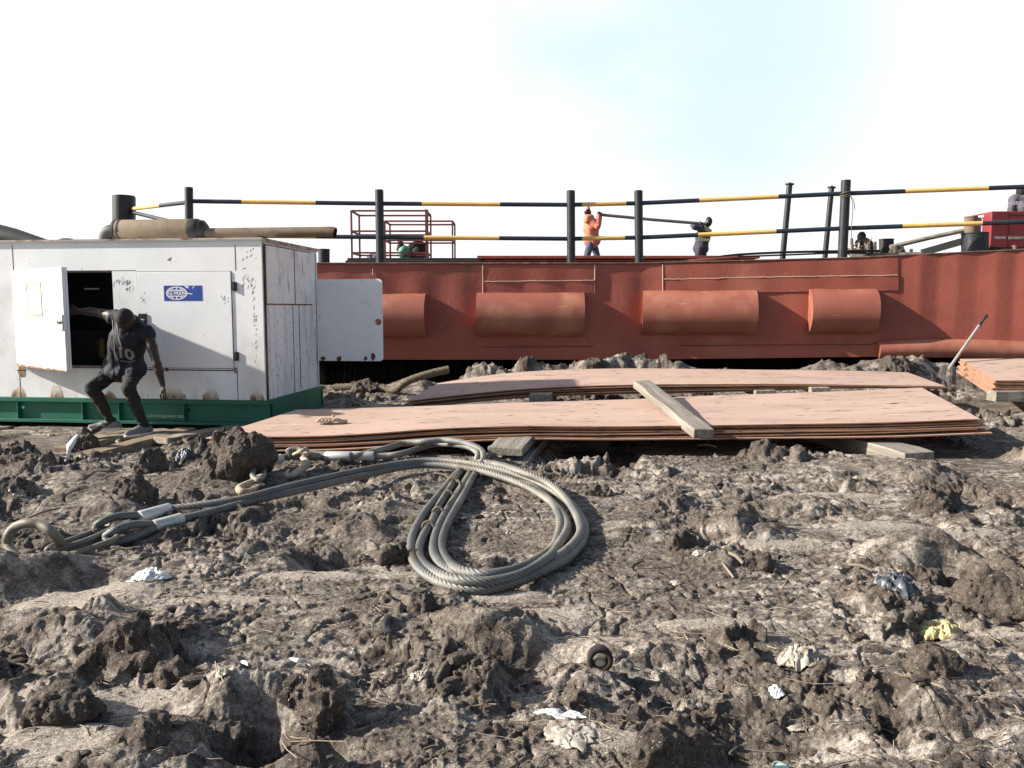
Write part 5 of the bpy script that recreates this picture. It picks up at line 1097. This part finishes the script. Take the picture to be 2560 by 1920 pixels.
    for pts in ([(282,800),(285,850),(288,886),(296,900)], [(292,806),(298,845),(306,874)], [(300,902),(322,905),(338,902)]):   # piping
        m = MB(); out = []
        for px, py in [(lerp(a[0],b[0],t),lerp(a[1],b[1],t)) for a, b in zip(pts[:-1],pts[1:]) for t in (0,.25,.5,.75)]+[pts[-1]]:
            p = P(px, py, 7.5); hit = bvh.ray_cast(p, ray(px,py).normalized())
            if hit[0]: out.append(hit[0]+Vector((0,-.002,0)))
        if len(out) > 2: m.tube(out, .005, 6); m.build('piping', M_JNUM, jo)
    t = Solid(lo, hi, .009); t.ell(pel, (.178,.140,.125), None, .05); legs(t, .013); t.plane(pel+V_(0,0,.10), (0,0,1))
    for a in (aR, aL): t.ell(a+V_(0,0,.03), (.050,.050,.035), None, .02)
    t.wobble(.014, 10, 3, 12, (1,1,1.7)); t.wobble(.007, 30, 2, 13, (1,1,1.5)); solid_obj('trousers', t, M_TROU, e)
    for a, d, lab in ((aR, V_(-.20,-.06,0),'R'),(aL, V_(-.10,-.19,0),'L')):
        z0 = a.z-.075; heel = V_(a.x, a.y, z0)-d.normalized()*.055; toe = V_(a.x, a.y, z0)+d*.92; s2 = Solid(np.minimum(np.array(heel),np.array(toe))-.09, np.maximum(np.array(heel),np.array(toe))+np.array([.09,.09,.17]), .006)
        m1 = heel.lerp(toe,.55); s2.cone(heel+V_(0,0,.045), m1+V_(0,0,.040), .040, .045, .03); s2.cone(m1+V_(0,0,.038), toe+V_(0,0,.030), .046, .034, .03); s2.cone(heel.lerp(toe,.15)+V_(0,0,.05), a+V_(0,0,.012), .042, .042, .03); s2.cone(heel.lerp(toe,.3)+V_(0,0,.075), m1+V_(0,0,.05), .035, .035, .02)
        s2.plane((0,0,z0+.014), (0,0,-1)); s2.wobble(.003, 40, 2, 2); sh = solid_obj('shoe', s2, M_SHOE, e)
        so = Solid(np.minimum(np.array(heel),np.array(toe))-.09, np.maximum(np.array(heel),np.array(toe))+np.array([.09,.09,.08]), .006); so.cone(heel+V_(0,0,.02), m1+V_(0,0,.02), .046, .050, .02); so.cone(m1+V_(0,0,.02), toe+V_(0,0,.02), .050, .040, .02); so.plane((0,0,z0+.022), (0,0,1)); so.plane((0,0,z0-.004), (0,0,-1)); solid_obj('sole', so, M_SOLE, sh)
        lc = MB()
        for q in (.42,.54,.66):
            c = heel.lerp(toe,q)+V_(0,0,.088-.05*(q-.3)); n_ = V_(-d.y, d.x, 0).normalized(); lc.tube([c-n_*.028, c+V_(0,0,.008), c+n_*.028], .004, 5)
        lc.build('laces', M_SOLE, sh)
    return e
def far_person(label, J, top, bot, skin=M_SKIN, hat=None, sleeve=1.0, g=.02, bands=None, name='person', bare=False, cap=None):
    """J: world joints pel, ch, hd, sR, sL, elR, elL, wR, wL, kR, kL, aR, aL"""
    pts = np.array([tuple(v) for v in J.values()]); lo = pts.min(0)-.22; hi = pts.max(0)+.22; f = J['pel']
    e = empty(name, (f.x, f.y, min(J['aR'].z, J['aL'].z)-.08), label, 'person', 'people on the barge')
    pel, ch, hd, sR, sL = (J[k] for k in ('pel','ch','hd','sR','sL')); nk = (sR+sL)/2
    def torso(s, q): s.cone(pel, ch, .13+q, .14+q, .05); s.cone(ch, nk, .14+q, .09+q, .05); s.cone(sR, sL, .06+q, .06+q, .05)
    def arms(s, q, t=1.0):
        for a, b, c in ((sR,J['elR'],J['wR']),(sL,J['elL'],J['wL'])):
            s.cone(a, b, .054+q, .042+q, .03)
            if t > .5: s.cone(b, b.lerp(c, t), .042+q, .03+q, .02)
    def legs(s, q):
        for h, k, a in ((pel+(sR-sL)*.22,J['kR'],J['aR']),(pel-(sR-sL)*.22,J['kL'],J['aL'])): s.cone(h, k, .088+q, .060+q, .05); s.cone(k, k.lerp(a,.3), .058+q, .056+q, .03); s.cone(k.lerp(a,.3), a, .056+q, .038+q, .03)
    s = Solid(lo, hi, .016); torso(s, 0); arms(s, 0); legs(s, 0); s.cone(nk, hd, .052, .055, .03); s.ell(hd, (.078,.092,.115), None, .03)
    fdv = J.get('face', V_(-1,0,0)).normalized(); s.ell(hd+fdv*.085-V_(0,0,.02), (.018,.018,.022), None, .02); s.ell(hd+fdv*.05-V_(0,0,.06), (.05,.05,.05), None, .03)
    for q, el in (('R','wR'),('L','wL')):
        w = J[el]; d = (w-J['el'+q]).normalized()
        hand(s, w, w+d*.17, V_(0,0,1), r=.012, spread=(d.cross(V_(0,1,0))+V_(0,0,.01)), curl=(0,0,-.02))
    for a in (J['aR'], J['aL']): s.cone(a, a+fdv*.14+V_(0,0,-.04), .045, .035, .03)
    solid_obj('body', s, skin, e)
    t = Solid(lo, hi, .016); torso(t, g); arms(t, g*.7, sleeve); t.ell(pel, (.165+g,.15+g,.14), None, .05); t.cutell(nk+V_(0,0,.07)+fdv*.03, (.06,.06,.05), .02); t.wobble(.02, 9, 3, 4); solid_obj('jacket', t, top, e)
    b = Solid(lo, hi, .016); b.ell(pel, (.16,.15,.13), None, .05); legs(b, .016); b.wobble(.014, 10, 3, 6); solid_obj('trousers', b, bot, e)
    h = Solid(hd-V_(.2,.2,.2), hd+V_(.2,.2,.2), .012); h.ell(hd+V_(0,0,.008), (.084,.098,.119), None, 0); h.plane(hd+V_(0,0,.02), V_(0,0,-1)+fdv*.7); solid_obj('cap' if cap else 'hair', h, cap or M_HAIR, e)
    if bands:
        m = MB()
        for (a, c, w) in bands: m.beam(a, c, .012, w)
        m.build('reflective_band', mat('reflective_yellow', (.36,.37,.17), .5, bump=0), e)
    return e
def build_people():
    bending_man()
    M_OR = mat('orange_coverall', (.55,.20,.13), .8, var=.18, vscale=6, bump=.1); M_JE = mat('blue_jeans', (.07,.09,.14), .85, var=.3, vscale=7); M_NV = mat('navy_coverall', (.045,.04,.065), .8, var=.25, vscale=6)
    M_GR = mat('green_shirt', (.16,.42,.26), .8, var=.15, vscale=6); M_DK = mat('black_jacket', (.022,.02,.022), .8, var=.3, vscale=6); M_GY = mat('grey_shirt', (.09,.08,.10), .8, var=.25, vscale=6)
    Y = 20.0; dz = deckz(2); q = lambda px, py, dy=0: P(px, py, Y+dy)
    # man in orange carrying a pole on his shoulder, walking right
    pel = q(1480,603); J = dict(pel=pel, ch=q(1478,572), hd=q(1468,527), sR=q(1470,548,-.19), sL=q(1474,548,.19), elR=q(1494,566,-.26), wR=q(1496,541,-.12), elL=q(1496,560,.22), wL=q(1499,541,.04), kR=q(1465,645,-.10), aR=q(1450,686,-.1), kL=q(1496,648,.1), aL=q(1500,690,.1), face=V_(1,0,0))
    far_person('person in an orange jacket and jeans walking with a pole on one shoulder', J, M_OR, M_JE, g=.045, cap=mat('faded_pink_cap', (.60,.36,.30), .8))
    pel = q(1752,622); J = dict(pel=pel, ch=q(1757,592), hd=q(1772,555), sR=q(1752,572,-.2), sL=q(1764,573,.2), elR=q(1736,568,-.28), wR=q(1731,565,-.05), elL=q(1748,564,.2), wL=q(1750,560,.02), kR=q(1742,655,-.09), aR=q(1740,694,-.09), kL=q(1760,655,.09), aL=q(1764,694,.09), face=V_(-1,0,0))
    a = q(1761,573,-.20); far_person('person in dark navy coveralls with a yellow back stripe carrying the pole end', J, M_NV, M_NV, g=.03, bands=[(q(1759,568,-.215), q(1778,580,-.19), .10), (q(1747,598,-.185), q(1774,600,-.185), .07)])
    m = MB(); A = q(1494,536,-.02); B = q(1766,560,-.06); m.tube([A, A.lerp(B,.5)+V_(0,0,-.01), B], .038, 10); thing('steel_pipe', m, mat('grey_pipe', (.16,.13,.14), .5, metal=.2), 'long grey pipe carried between the orange and the navy workers', 'pipe')
    # green shirt, bent over
    Y = 18.6; pel = q(1024,652); J = dict(pel=pel, ch=q(1016,632), hd=q(1001,614), sR=q(1006,626,-.17), sL=q(1010,626,.17), elR=q(1002,646,-.2), wR=q(998,660,-.1), elL=q(1002,646,.2), wL=q(997,660,.1), kR=q(1008,668,-.1), aR=q(1022,692,-.1), kL=q(1010,668,.1), aL=q(1024,692,.1), face=V_(-.8,0,-.5))
    far_person('person in a green shirt bent low inside the red cages', J, M_GR, M_DK, sleeve=.4)
    pel = q(1046,650); J = dict(pel=pel, ch=q(1046,628), hd=q(1048,604,-.1), sR=q(1033,618), sL=q(1058,618), elR=q(1028,640), wR=q(1034,655,-.2), elL=q(1063,640), wL=q(1058,655,-.2), kR=q(1034,664,-.35), aR=q(1038,692,-.1), kL=q(1058,664,-.35), aL=q(1056,692,-.1), face=V_(0,1,-.4))
    far_person('crouching person in black beside the green shirted worker', J, M_DK, M_DK, g=.06)
    pel = q(934,665); J = dict(pel=pel, ch=q(934,650), hd=q(948,640), sR=q(940,644,-.17), sL=q(940,644,.17), elR=q(944,660,-.2), wR=q(950,672,-.1), elL=q(944,660,.2), wL=q(950,672,.1), kR=q(946,676,-.1), aR=q(936,692,-.1), kL=q(946,676,.1), aL=q(936,692,.1), face=V_(.8,0,-.5))
    far_person('person in blue grey stooping low, half hidden by the black post', J, mat('blue_grey_shirt', (.10,.11,.18), .8), M_DK)
    # seated man
    Y = 16.0; pel = q(2163,632); J = dict(pel=pel, ch=q(2161,617), hd=q(2154,595), sR=q(2147,607,-.05), sL=q(2171,608,.05), elR=q(2146,622,-.1), wR=q(2152,632,-.2), elL=q(2176,624,-.05), wL=q(2170,634,-.2), kR=q(2146,634,-.35), aR=q(2144,655,-.35), kL=q(2170,634,-.35), aL=q(2168,655,-.3), face=V_(-.3,-1,-.2))
    far_person('person in black sitting behind the wood offcuts on deck', J, M_DK, M_DK, g=.02)
    # worker behind the crimson machine
    Y = 15.45; pel = q(2562,548); J = dict(pel=pel, ch=q(2560,518), hd=q(2552,482), sR=q(2536,500), sL=q(2584,500), elR=q(2528,528), wR=q(2534,545,-.1), elL=q(2594,528), wL=q(2584,548,-.1), kR=q(2550,600), aR=q(2548,655), kL=q(2578,600), aL=q(2578,655), face=V_(.3,1,0))
    e = far_person('person in a dark grey shirt behind the crimson machine', J, M_GY, M_DK, g=.04)
    vs, fs = text_mesh('4050', .16, .006); m = MB(); o = q(2538,508,-.21); m.add([o+V_(v.x*.8, 0, v.y*.55) for v in vs], fs); m.build('print', M_LETTER, e)
# ================================================================== LITTER
def crumple(name, label, cat, px, py, w, d, h, m, seed, lift=.0, folds=1.0, dz=0, thin=False, yaw=0):
    b = G(px, py); z = gz(b.x, b.y)+lift; n = 34; r = np.linspace(-1, 1, n); X, Yy = np.meshgrid(r, r)
    ang = np.arctan2(Yy, X); edge = 1+.28*fbm2(np.cos(ang)*1.7+seed, np.sin(ang)*1.7, 3, seed); rr_ = np.maximum(abs(X), abs(Yy)); rad = np.hypot(X, Yy)+1e-6
    k = rr_/rad; x = X*k*edge*w/2; y = Yy*k*edge*d/2
    h = h*.62; ridge = 1-np.abs(fbm2(X*1.9*folds+seed, Yy*1.9*folds, 3, seed+3))*2.2; zz = h*(np.clip(1-rr_**3, 0, 1)*.35+.62*ridge*(1-rr_**4)*1.0)+.010*h/.05*fbm2(X*7+seed, Yy*7, 2, seed+9)
    x = x+.10*w*fbm2(X*2.3, Yy*2.3, 2, seed+21); y = y+.10*d*fbm2(X*2.3+9, Yy*2.3, 2, seed+22)
    c, s_ = math.cos(yaw), math.sin(yaw); V = np.stack([x*c-y*s_, x*s_+y*c, np.maximum(zz, 0)], -1).reshape(-1, 3)
    gzv = ground(V[:,0]+b.x, V[:,1]+b.y)-z; V[:,2] += np.where(True, gzv*(.65)+.006, 0)
    i = np.arange(n-1)[:,None]*n; j = np.arange(n-1)[None,:]; Q = np.stack([i+j, i+j+1, i+n+j+1, i+n+j], -1).reshape(-1,4)
    o = npmesh(name, V, Q, m); o.location = (b.x, b.y, z); WM[o] = Matrix.Translation((b.x,b.y,z)); md = o.modifiers.new('film', 'SOLIDIFY'); md.thickness = .002
    return tag(o, label, cat)
def build_litter():
    crumple('plastic_scrap', 'bright white crumpled plastic on the sandy slope left of the coil', 'plastic litter', 378,1446,.19,.13,.07, M_POLY, 1, folds=1.6)
    crumple('plastic_scrap', 'small flat white scrap just left of the bright white plastic', 'plastic litter', 338,1450,.08,.05,.02, M_POLY, 2)
    crumple('plastic_bag', 'dark grey plastic bag bunched beside the hollow at right', 'plastic bag', 2238,1505,.22,.24,.15, M_POLYG, 3, folds=1.5, lift=.03)
    crumple('food_wrapper', 'crumpled yellow and orange wrapper below the grey bag', 'wrapper', 2345,1565,.20,.13,.09, M_YELP, 4, folds=1.5, lift=.015)
    crumple('plastic_bag', 'dirty white crumpled bag on the bare clay at lower right', 'plastic bag', 2000,1662,.17,.14,.11, M_POLYW, 5, folds=1.5, lift=.01)
    crumple('plastic_film', 'torn clear film half buried near the bottom edge', 'plastic film', 1425,1840,.16,.20,.02, M_POLYW, 6, folds=1.2, yaw=.3)
    crumple('plastic_film', 'white folded strip on top of the torn clear film', 'plastic film', 1400,1785,.18,.045,.02, M_POLY, 7, yaw=-.25)
    crumple('paper_scrap', 'small white lump left of the pale green disc', 'paper litter', 1942,1728,.055,.07,.03, M_POLY, 8)
    crumple('paper_scrap', 'flat grey white scrap between the lump and the green disc', 'paper litter', 1995,1775,.07,.03,.012, M_POLYW, 9)
    crumple('paper_scrap', 'tiny pale blue scrap below the black strip', 'paper litter', 934,1707,.022,.035,.014, M_SKY, 10)
    crumple('paper_scrap', 'crumpled beige scrap low at the centre left', 'paper litter', 1050,1725,.075,.05,.03, M_POLYW, 11, folds=1.6)
    crumple('plastic_scrap', 'white scrap cut off by the right edge', 'plastic litter', 2552,1548,.12,.08,.03, M_POLY, 12)
    crumple('plastic_scrap', 'crumpled black and white scrap beside the rounded clod', 'plastic litter', 462,1148,.17,.12,.09, M_POLYG, 13, folds=1.4)
    crumple('plastic_scrap', 'white scrap lying under the black and white one', 'plastic litter', 448,1178,.09,.10,.03, M_POLYW, 14)
    crumple('paper_scrap', 'bright scrap on the planks between the man\'s shoes', 'paper litter', 296,1102,.06,.05,.06, M_POLYW, 15, lift=.05)
    crumple('paper_scrap', 'white scrap in the mud at the left below the base', 'paper litter', 128,1083,.08,.06,.04, M_POLYW, 16)
    crumple('paper_scrap', 'white triangular scrap by the thin sticks right of the coil', 'paper litter', 1752,1402,.10,.08,.04, M_POLYW, 17)
    crumple('paper_scrap', 'pale scrap of foam at the left edge in mid distance', 'paper litter', 45,1247,.12,.08,.03, M_POLYW, 18)
    crumple('paper_scrap', 'pale blue scrap at the left edge by the dark gully', 'paper litter', 6,1512,.05,.05,.02, M_SKY, 19)
    for k, (px, py, lab) in enumerate([(840,1318,'little white scrap left of the black pit'),(1690,1455,'little white scrap on the clay right of the coil'),(2098,1420,'white chip near the bone like stick'),(1160,1640,'thin white chip beside the dark hollow at the centre'),(560,1770,'white and red chip in the lower left'),(1275,1330,'pale chip inside the rope coil'),(2440,1130,'white chip at the right beyond the flat clod')]): crumple('paper_scrap', lab, 'paper litter', px, py, .05, .04, .018, M_POLYW, 30+k)
    # white strip hanging from the plank by the man
    m = MB(); rows = []
    for t, (px, py, Y, w) in enumerate([(194,1086,7.35,.02),(184,1100,7.25,.05),(176,1113,7.18,.07),(172,1126,7.14,.03),(170,1140,7.12,.018),(171,1158,7.1,.016)]):
        c = P(px, py, Y); rows.append([c+V_(-w/2,0,0), c+V_(0,-.02,0), c+V_(w/2,.01,0)])
    m.grid(rows); o = thing('plastic_strip', m, M_POLY, 'white plastic strip hanging off the tan plank near the man', 'plastic litter'); md = o.modifiers.new('film', 'SOLIDIFY'); md.thickness = .003
    m = MB(); 
    for px, py, Y, w, h in ((190,1098,7.5,.24,.16),(206,1092,7.55,.16,.14)): pass
    V, Q = clod_mesh(.34,.22,.20,88,.008); q = P(212,1122,7.6); o = npmesh('mud_clod', V, Q, M_SOIL); o.location = q; set_attr(o, 'chunk', np.ones(len(V))); set_attr(o, 'dry', np.zeros(len(V))); tag(o, 'black wet clod sitting on the tan plank behind the white strip', 'mud clod')
    # twisted white strips in the lower left
    for pts, lab in (([(606,1634,.05),(622,1650,.05),(640,1668,.04),(664,1690,.03)], 'thin white twisted strip at lower left'), ([(728,1624,.06),(745,1626,.07),(760,1632,.05),(772,1648,.03),(775,1668,.02)], 'curled white strip over the edge of a clod')):
        m = MB(); p = [G(*a) for a in pts]; p = [V_(q.x, q.y, max(gz(q.x, q.y)+.012, q.z*.4)) for q in p]; sp = spline(p, .01); n = len(sp); m.grid([[q+V_(-.010*math.cos(i*.3), 0, -.008*math.sin(i*.3)), q+V_(.010*math.cos(i*.3), .004, .008*math.sin(i*.3))] for i, q in enumerate(sp)]); o = thing('plastic_strip', m, M_POLY, lab, 'plastic litter'); md = o.modifiers.new('film', 'SOLIDIFY'); md.thickness = .002
    # dark rubber strip standing in the mud
    m = MB(); pts = [P(975,1565,3.42), P(966,1600,3.36), P(972,1640,3.30), P(968,1680,3.22)]; sp = spline(pts, .02); n = len(sp)
    z_ = gz(pts[1].x, pts[1].y); m.tube([V_(q.x, q.y, max(q.z, gz(q.x, q.y)+.012)) for q in sp], [.008+.014*math.sin(math.pi*min(1,(i+1)/n)) for i in range(n)], 8); thing('rubber_strip', m, M_BLACK, 'black strip of rubber lying upright in the mud at the centre left', 'rubber strip')
    # hole in the clay: an added ring painted in its shade, pale stone inside
    b = G(1500,1700); b.z = gz(b.x, b.y); m = MB(); n = 26
    ring = lambda r, y: [b+V_(r*.78*math.cos(a)*1.0, y, .036+r*.78*math.sin(a)*1.05) for a in np.linspace(0,6.2832,n,endpoint=False)]
    rows = [ring(.058, .035), ring(.064,.0), ring(.058,-.012), ring(.038,-.008), ring(.034,.035)]; rows = [r_+[r_[0]] for r_ in rows]; m.grid(rows); thing('dark_hole_ring', m, mat('hole_shade_brown', (.028,.022,.018), .9, var=.4, vscale=20, bump=.3), 'dark hole in the clay made as a black ring, pale stone inside', 'dark hole')
    bm = bmesh.new(); bmesh.ops.create_icosphere(bm, subdivisions=3, radius=.022); m = MB(); m.add([b+V_(v.co.x*1.1, v.co.y*.9+.012, .022+v.co.z*.8) for v in bm.verts], [tuple(w.index for w in f.verts) for f in bm.faces], 0, True); bm.free(); thing('pebble', m, mat('pale_stone', (.45,.36,.26), .8), 'pale round stone in the hole of the black ring', 'stone')
    b = G(1955,1832); b.z = gz(b.x, b.y)+.004; m = MB(); m.tube([b, b+V_(.002,-.002,.006), b+V_(.002,-.002,.009)], [.030,.030,.024], 22); thing('bottle_cap', m, M_TEAL, 'pale green plastic disc on the shadowed clay at the bottom right', 'plastic disc')
    # sticks
    for k, (a, c, r, lab) in enumerate([((1775,1380,.04),(1835,1445,.01),.007,'longer of the two thin sticks leaning right of the coil'),((1822,1400,.03),(1858,1408,.04),.011,'short thick stick across the thin sticks'),((1952,1480,.01),(1985,1432,.05),.004,'curved twig standing on the clay at right'),((2120,1412,.03),(2180,1426,.02),.009,'pale bone like stick near the grey bag'),((1232,1278,.02),(1300,1276,.02),.005,'pale straw stalk lying inside the rope coil'),((1745,1113,.03),(1790,1117,.03),.012,'splinter of pale wood below the end of the askew timber'),((60,1300,.05),(150,1270,.03),.008,'thin stick left of the pale pointed clod')]):
        A, B = G(*a), G(*c); A.z = max(A.z, gz(A.x, A.y)+r*.6); B.z = max(B.z, gz(B.x, B.y)+r*.6); m = MB(); m.tube(spline([A, A.lerp(B,.5)+V_(0,0,.012), B], .02), r, 6); thing('stick', m, mat('dry_stick', (.25,.21,.165), .85, var=.2), lab, 'stick')
    # steel rod leaning at the right
    A = P(2372,922,11.3); B = P(2466,788,11.9); m = MB(); d = (B-A); m.tube([A, A+d*.80], .020, 12); m.tube([A+d*.80, A+d*.82, A+d*.93, A+d*.97, B], [.028,.022,.018,.030,.026], 12, 1); thing('steel_rod', m, [mat('bright_galvanised', (.42,.40,.38), .45, metal=.3, var=.1), M_BAND], 'pale steel rod leaning out of the mud in front of the hull', 'rod')
# ================================================================== LIGHT, SKY, CAMERA
SUN_AZ, SUN_EL = R(184.6), R(27.0)     # direction to the sun in the ground plane, from +x counter-clockwise
def build_world():
    w = bpy.data.worlds.new('World'); SC.world = w; w.use_nodes = True; nt = w.node_tree; N = nt.nodes; L = nt.links; bg = N['Background']; bg.inputs['Strength'].default_value = SKY_STR
    sky = N.new('ShaderNodeTexSky'); sky.sky_type = 'NISHITA'; sky.sun_disc = False; sky.sun_elevation = SUN_EL; sky.sun_rotation = R(90)-SUN_AZ; sky.air_density = 1.0; sky.dust_density = 1.5
    tc = N.new('ShaderNodeTexCoord'); mp = N.new('ShaderNodeMapping'); L.new(tc.outputs['Generated'], mp.inputs[0]); mp.inputs['Scale'].default_value = (1.0, 1.0, 2.2); mp.inputs['Location'].default_value = CLOUD_LOC
    n = N.new('ShaderNodeTexNoise'); n.inputs['Scale'].default_value = 1.35; n.inputs['Detail'].default_value = 7; n.inputs['Roughness'].default_value = .55; L.new(mp.outputs[0], n.inputs[0])
    sx = N.new('ShaderNodeSeparateXYZ'); L.new(tc.outputs['Generated'], sx.inputs[0])
    def mr(v, a, b, c=0, d=1):
        r = N.new('ShaderNodeMapRange'); r.interpolation_type = 'SMOOTHSTEP'; r.inputs[1].default_value = a; r.inputs[2].default_value = b; r.inputs[3].default_value = c; r.inputs[4].default_value = d; L.new(v, r.inputs[0]); return r.outputs[0]
    def mth(op, a, b):
        x = N.new('ShaderNodeMath'); x.operation = op
        for i, v in enumerate((a, b)):
            if isinstance(v, (int, float)): x.inputs[i].default_value = v
            else: L.new(v, x.inputs[i])
        return x.outputs[0]
    # a bank of bright cloud fills the sky ahead; a gap in it high on the right; clearer blue overhead and behind
    bank = mr(sx.outputs[1], .42, .76)
    hv = ray(1690, 90).normalized(); dp = N.new('ShaderNodeVectorMath'); dp.operation = 'DOT_PRODUCT'; L.new(tc.outputs['Generated'], dp.inputs[0]); dp.inputs[1].default_value = hv
    gap = mr(dp.outputs['Value'], .952, 1.0)
    low = mr(sx.outputs[2], .55, .08, 0, .46); bank = mth('MAXIMUM', bank, low); cloud = mth('ADD', bank, mr(n.outputs['Fac'], .3, .7, -.10, .14)); thin = mth('MULTIPLY', gap, mr(n.outputs['Fac'], .38, .62, .15, 1))
    f = mr(cloud, .25, .75)
    mx = N.new('ShaderNodeMix'); mx.data_type = 'RGBA'; L.new(f, mx.inputs[0]); L.new(sky.outputs[0], mx.inputs[6]); cc = N.new('ShaderNodeMix'); cc.data_type = 'RGBA'; L.new(thin, cc.inputs[0]); cc.inputs[6].default_value = (*[c*CLOUD/SKY_STR for c in (1.0,1.0,1.0)], 1); cc.inputs[7].default_value = (*[c/SKY_STR for c in (.375,.465,.475)], 1); L.new(cc.outputs[2], mx.inputs[7])
    L.new(mx.outputs[2], bg.inputs['Color'])
def build_light():
    d = bpy.data.lights.new('sun', 'SUN'); d.energy = SUN_W; d.angle = R(.8); d.color = (1, .93, .83); o = bpy.data.objects.new('sun', d); COL.objects.link(o)
    s = Vector((math.cos(SUN_EL)*math.cos(SUN_AZ), math.cos(SUN_EL)*math.sin(SUN_AZ), math.sin(SUN_EL))); o.rotation_euler = s.to_track_quat('Z', 'Y').to_euler(); o.location = s*40
    c = bpy.data.cameras.new('camera'); c.sensor_fit = 'HORIZONTAL'; c.sensor_width = 36; c.lens = 36*F/2560; c.clip_start = .05; c.clip_end = 9000; co = bpy.data.objects.new('camera', c); COL.objects.link(co)
    co.location = (0, 0, CH); co.rotation_euler = (math.pi/2-TP, 0, 0); SC.camera = co
    v = SC.view_settings; v.view_transform = 'Standard'; v.look = 'None'; v.exposure = EXPO; v.gamma = 1
    SC.render.resolution_x, SC.render.resolution_y = 1024, 768
    try: SC.cycles.max_bounces = 6; SC.cycles.diffuse_bounces = 3; SC.cycles.sample_clamp_indirect = 4; SC.cycles.use_denoising = True; SC.cycles.denoiser = 'OPENIMAGEDENOISE'; SC.cycles.denoising_input_passes = 'RGB_ALBEDO_NORMAL'; SC.cycles.denoising_prefilter = 'ACCURATE'
    except Exception: pass
SKY_STR, CLOUD, SUN_W, EXPO, GAPK = .07, .54, 5.0, 1.05, .56
CLOUD_LOC = (2.1, .7, .3)
GN_A, GN_R = 1050, 900
N_RUB, N_STRAW = 2400, 2600
FLAT += [(.6,7.85,3.7,.72,.02,.05),(2.0,10.7,3.9,.7,.02,.06),(7.6,10.9,2.4,.7,0,.02),(-4.35,7.95,.9,.7,0,.02),(.75,7.3,.35,.75,-.18,-.06),(4.0,7.4,.35,.8,.2,.03)]
build_ground(); build_barge(); build_deck_things(); build_genset(); build_plates(); build_timbers(); build_sling(); build_people(); build_clods(); build_litter(); rubble(); straw(); build_world(); build_light()
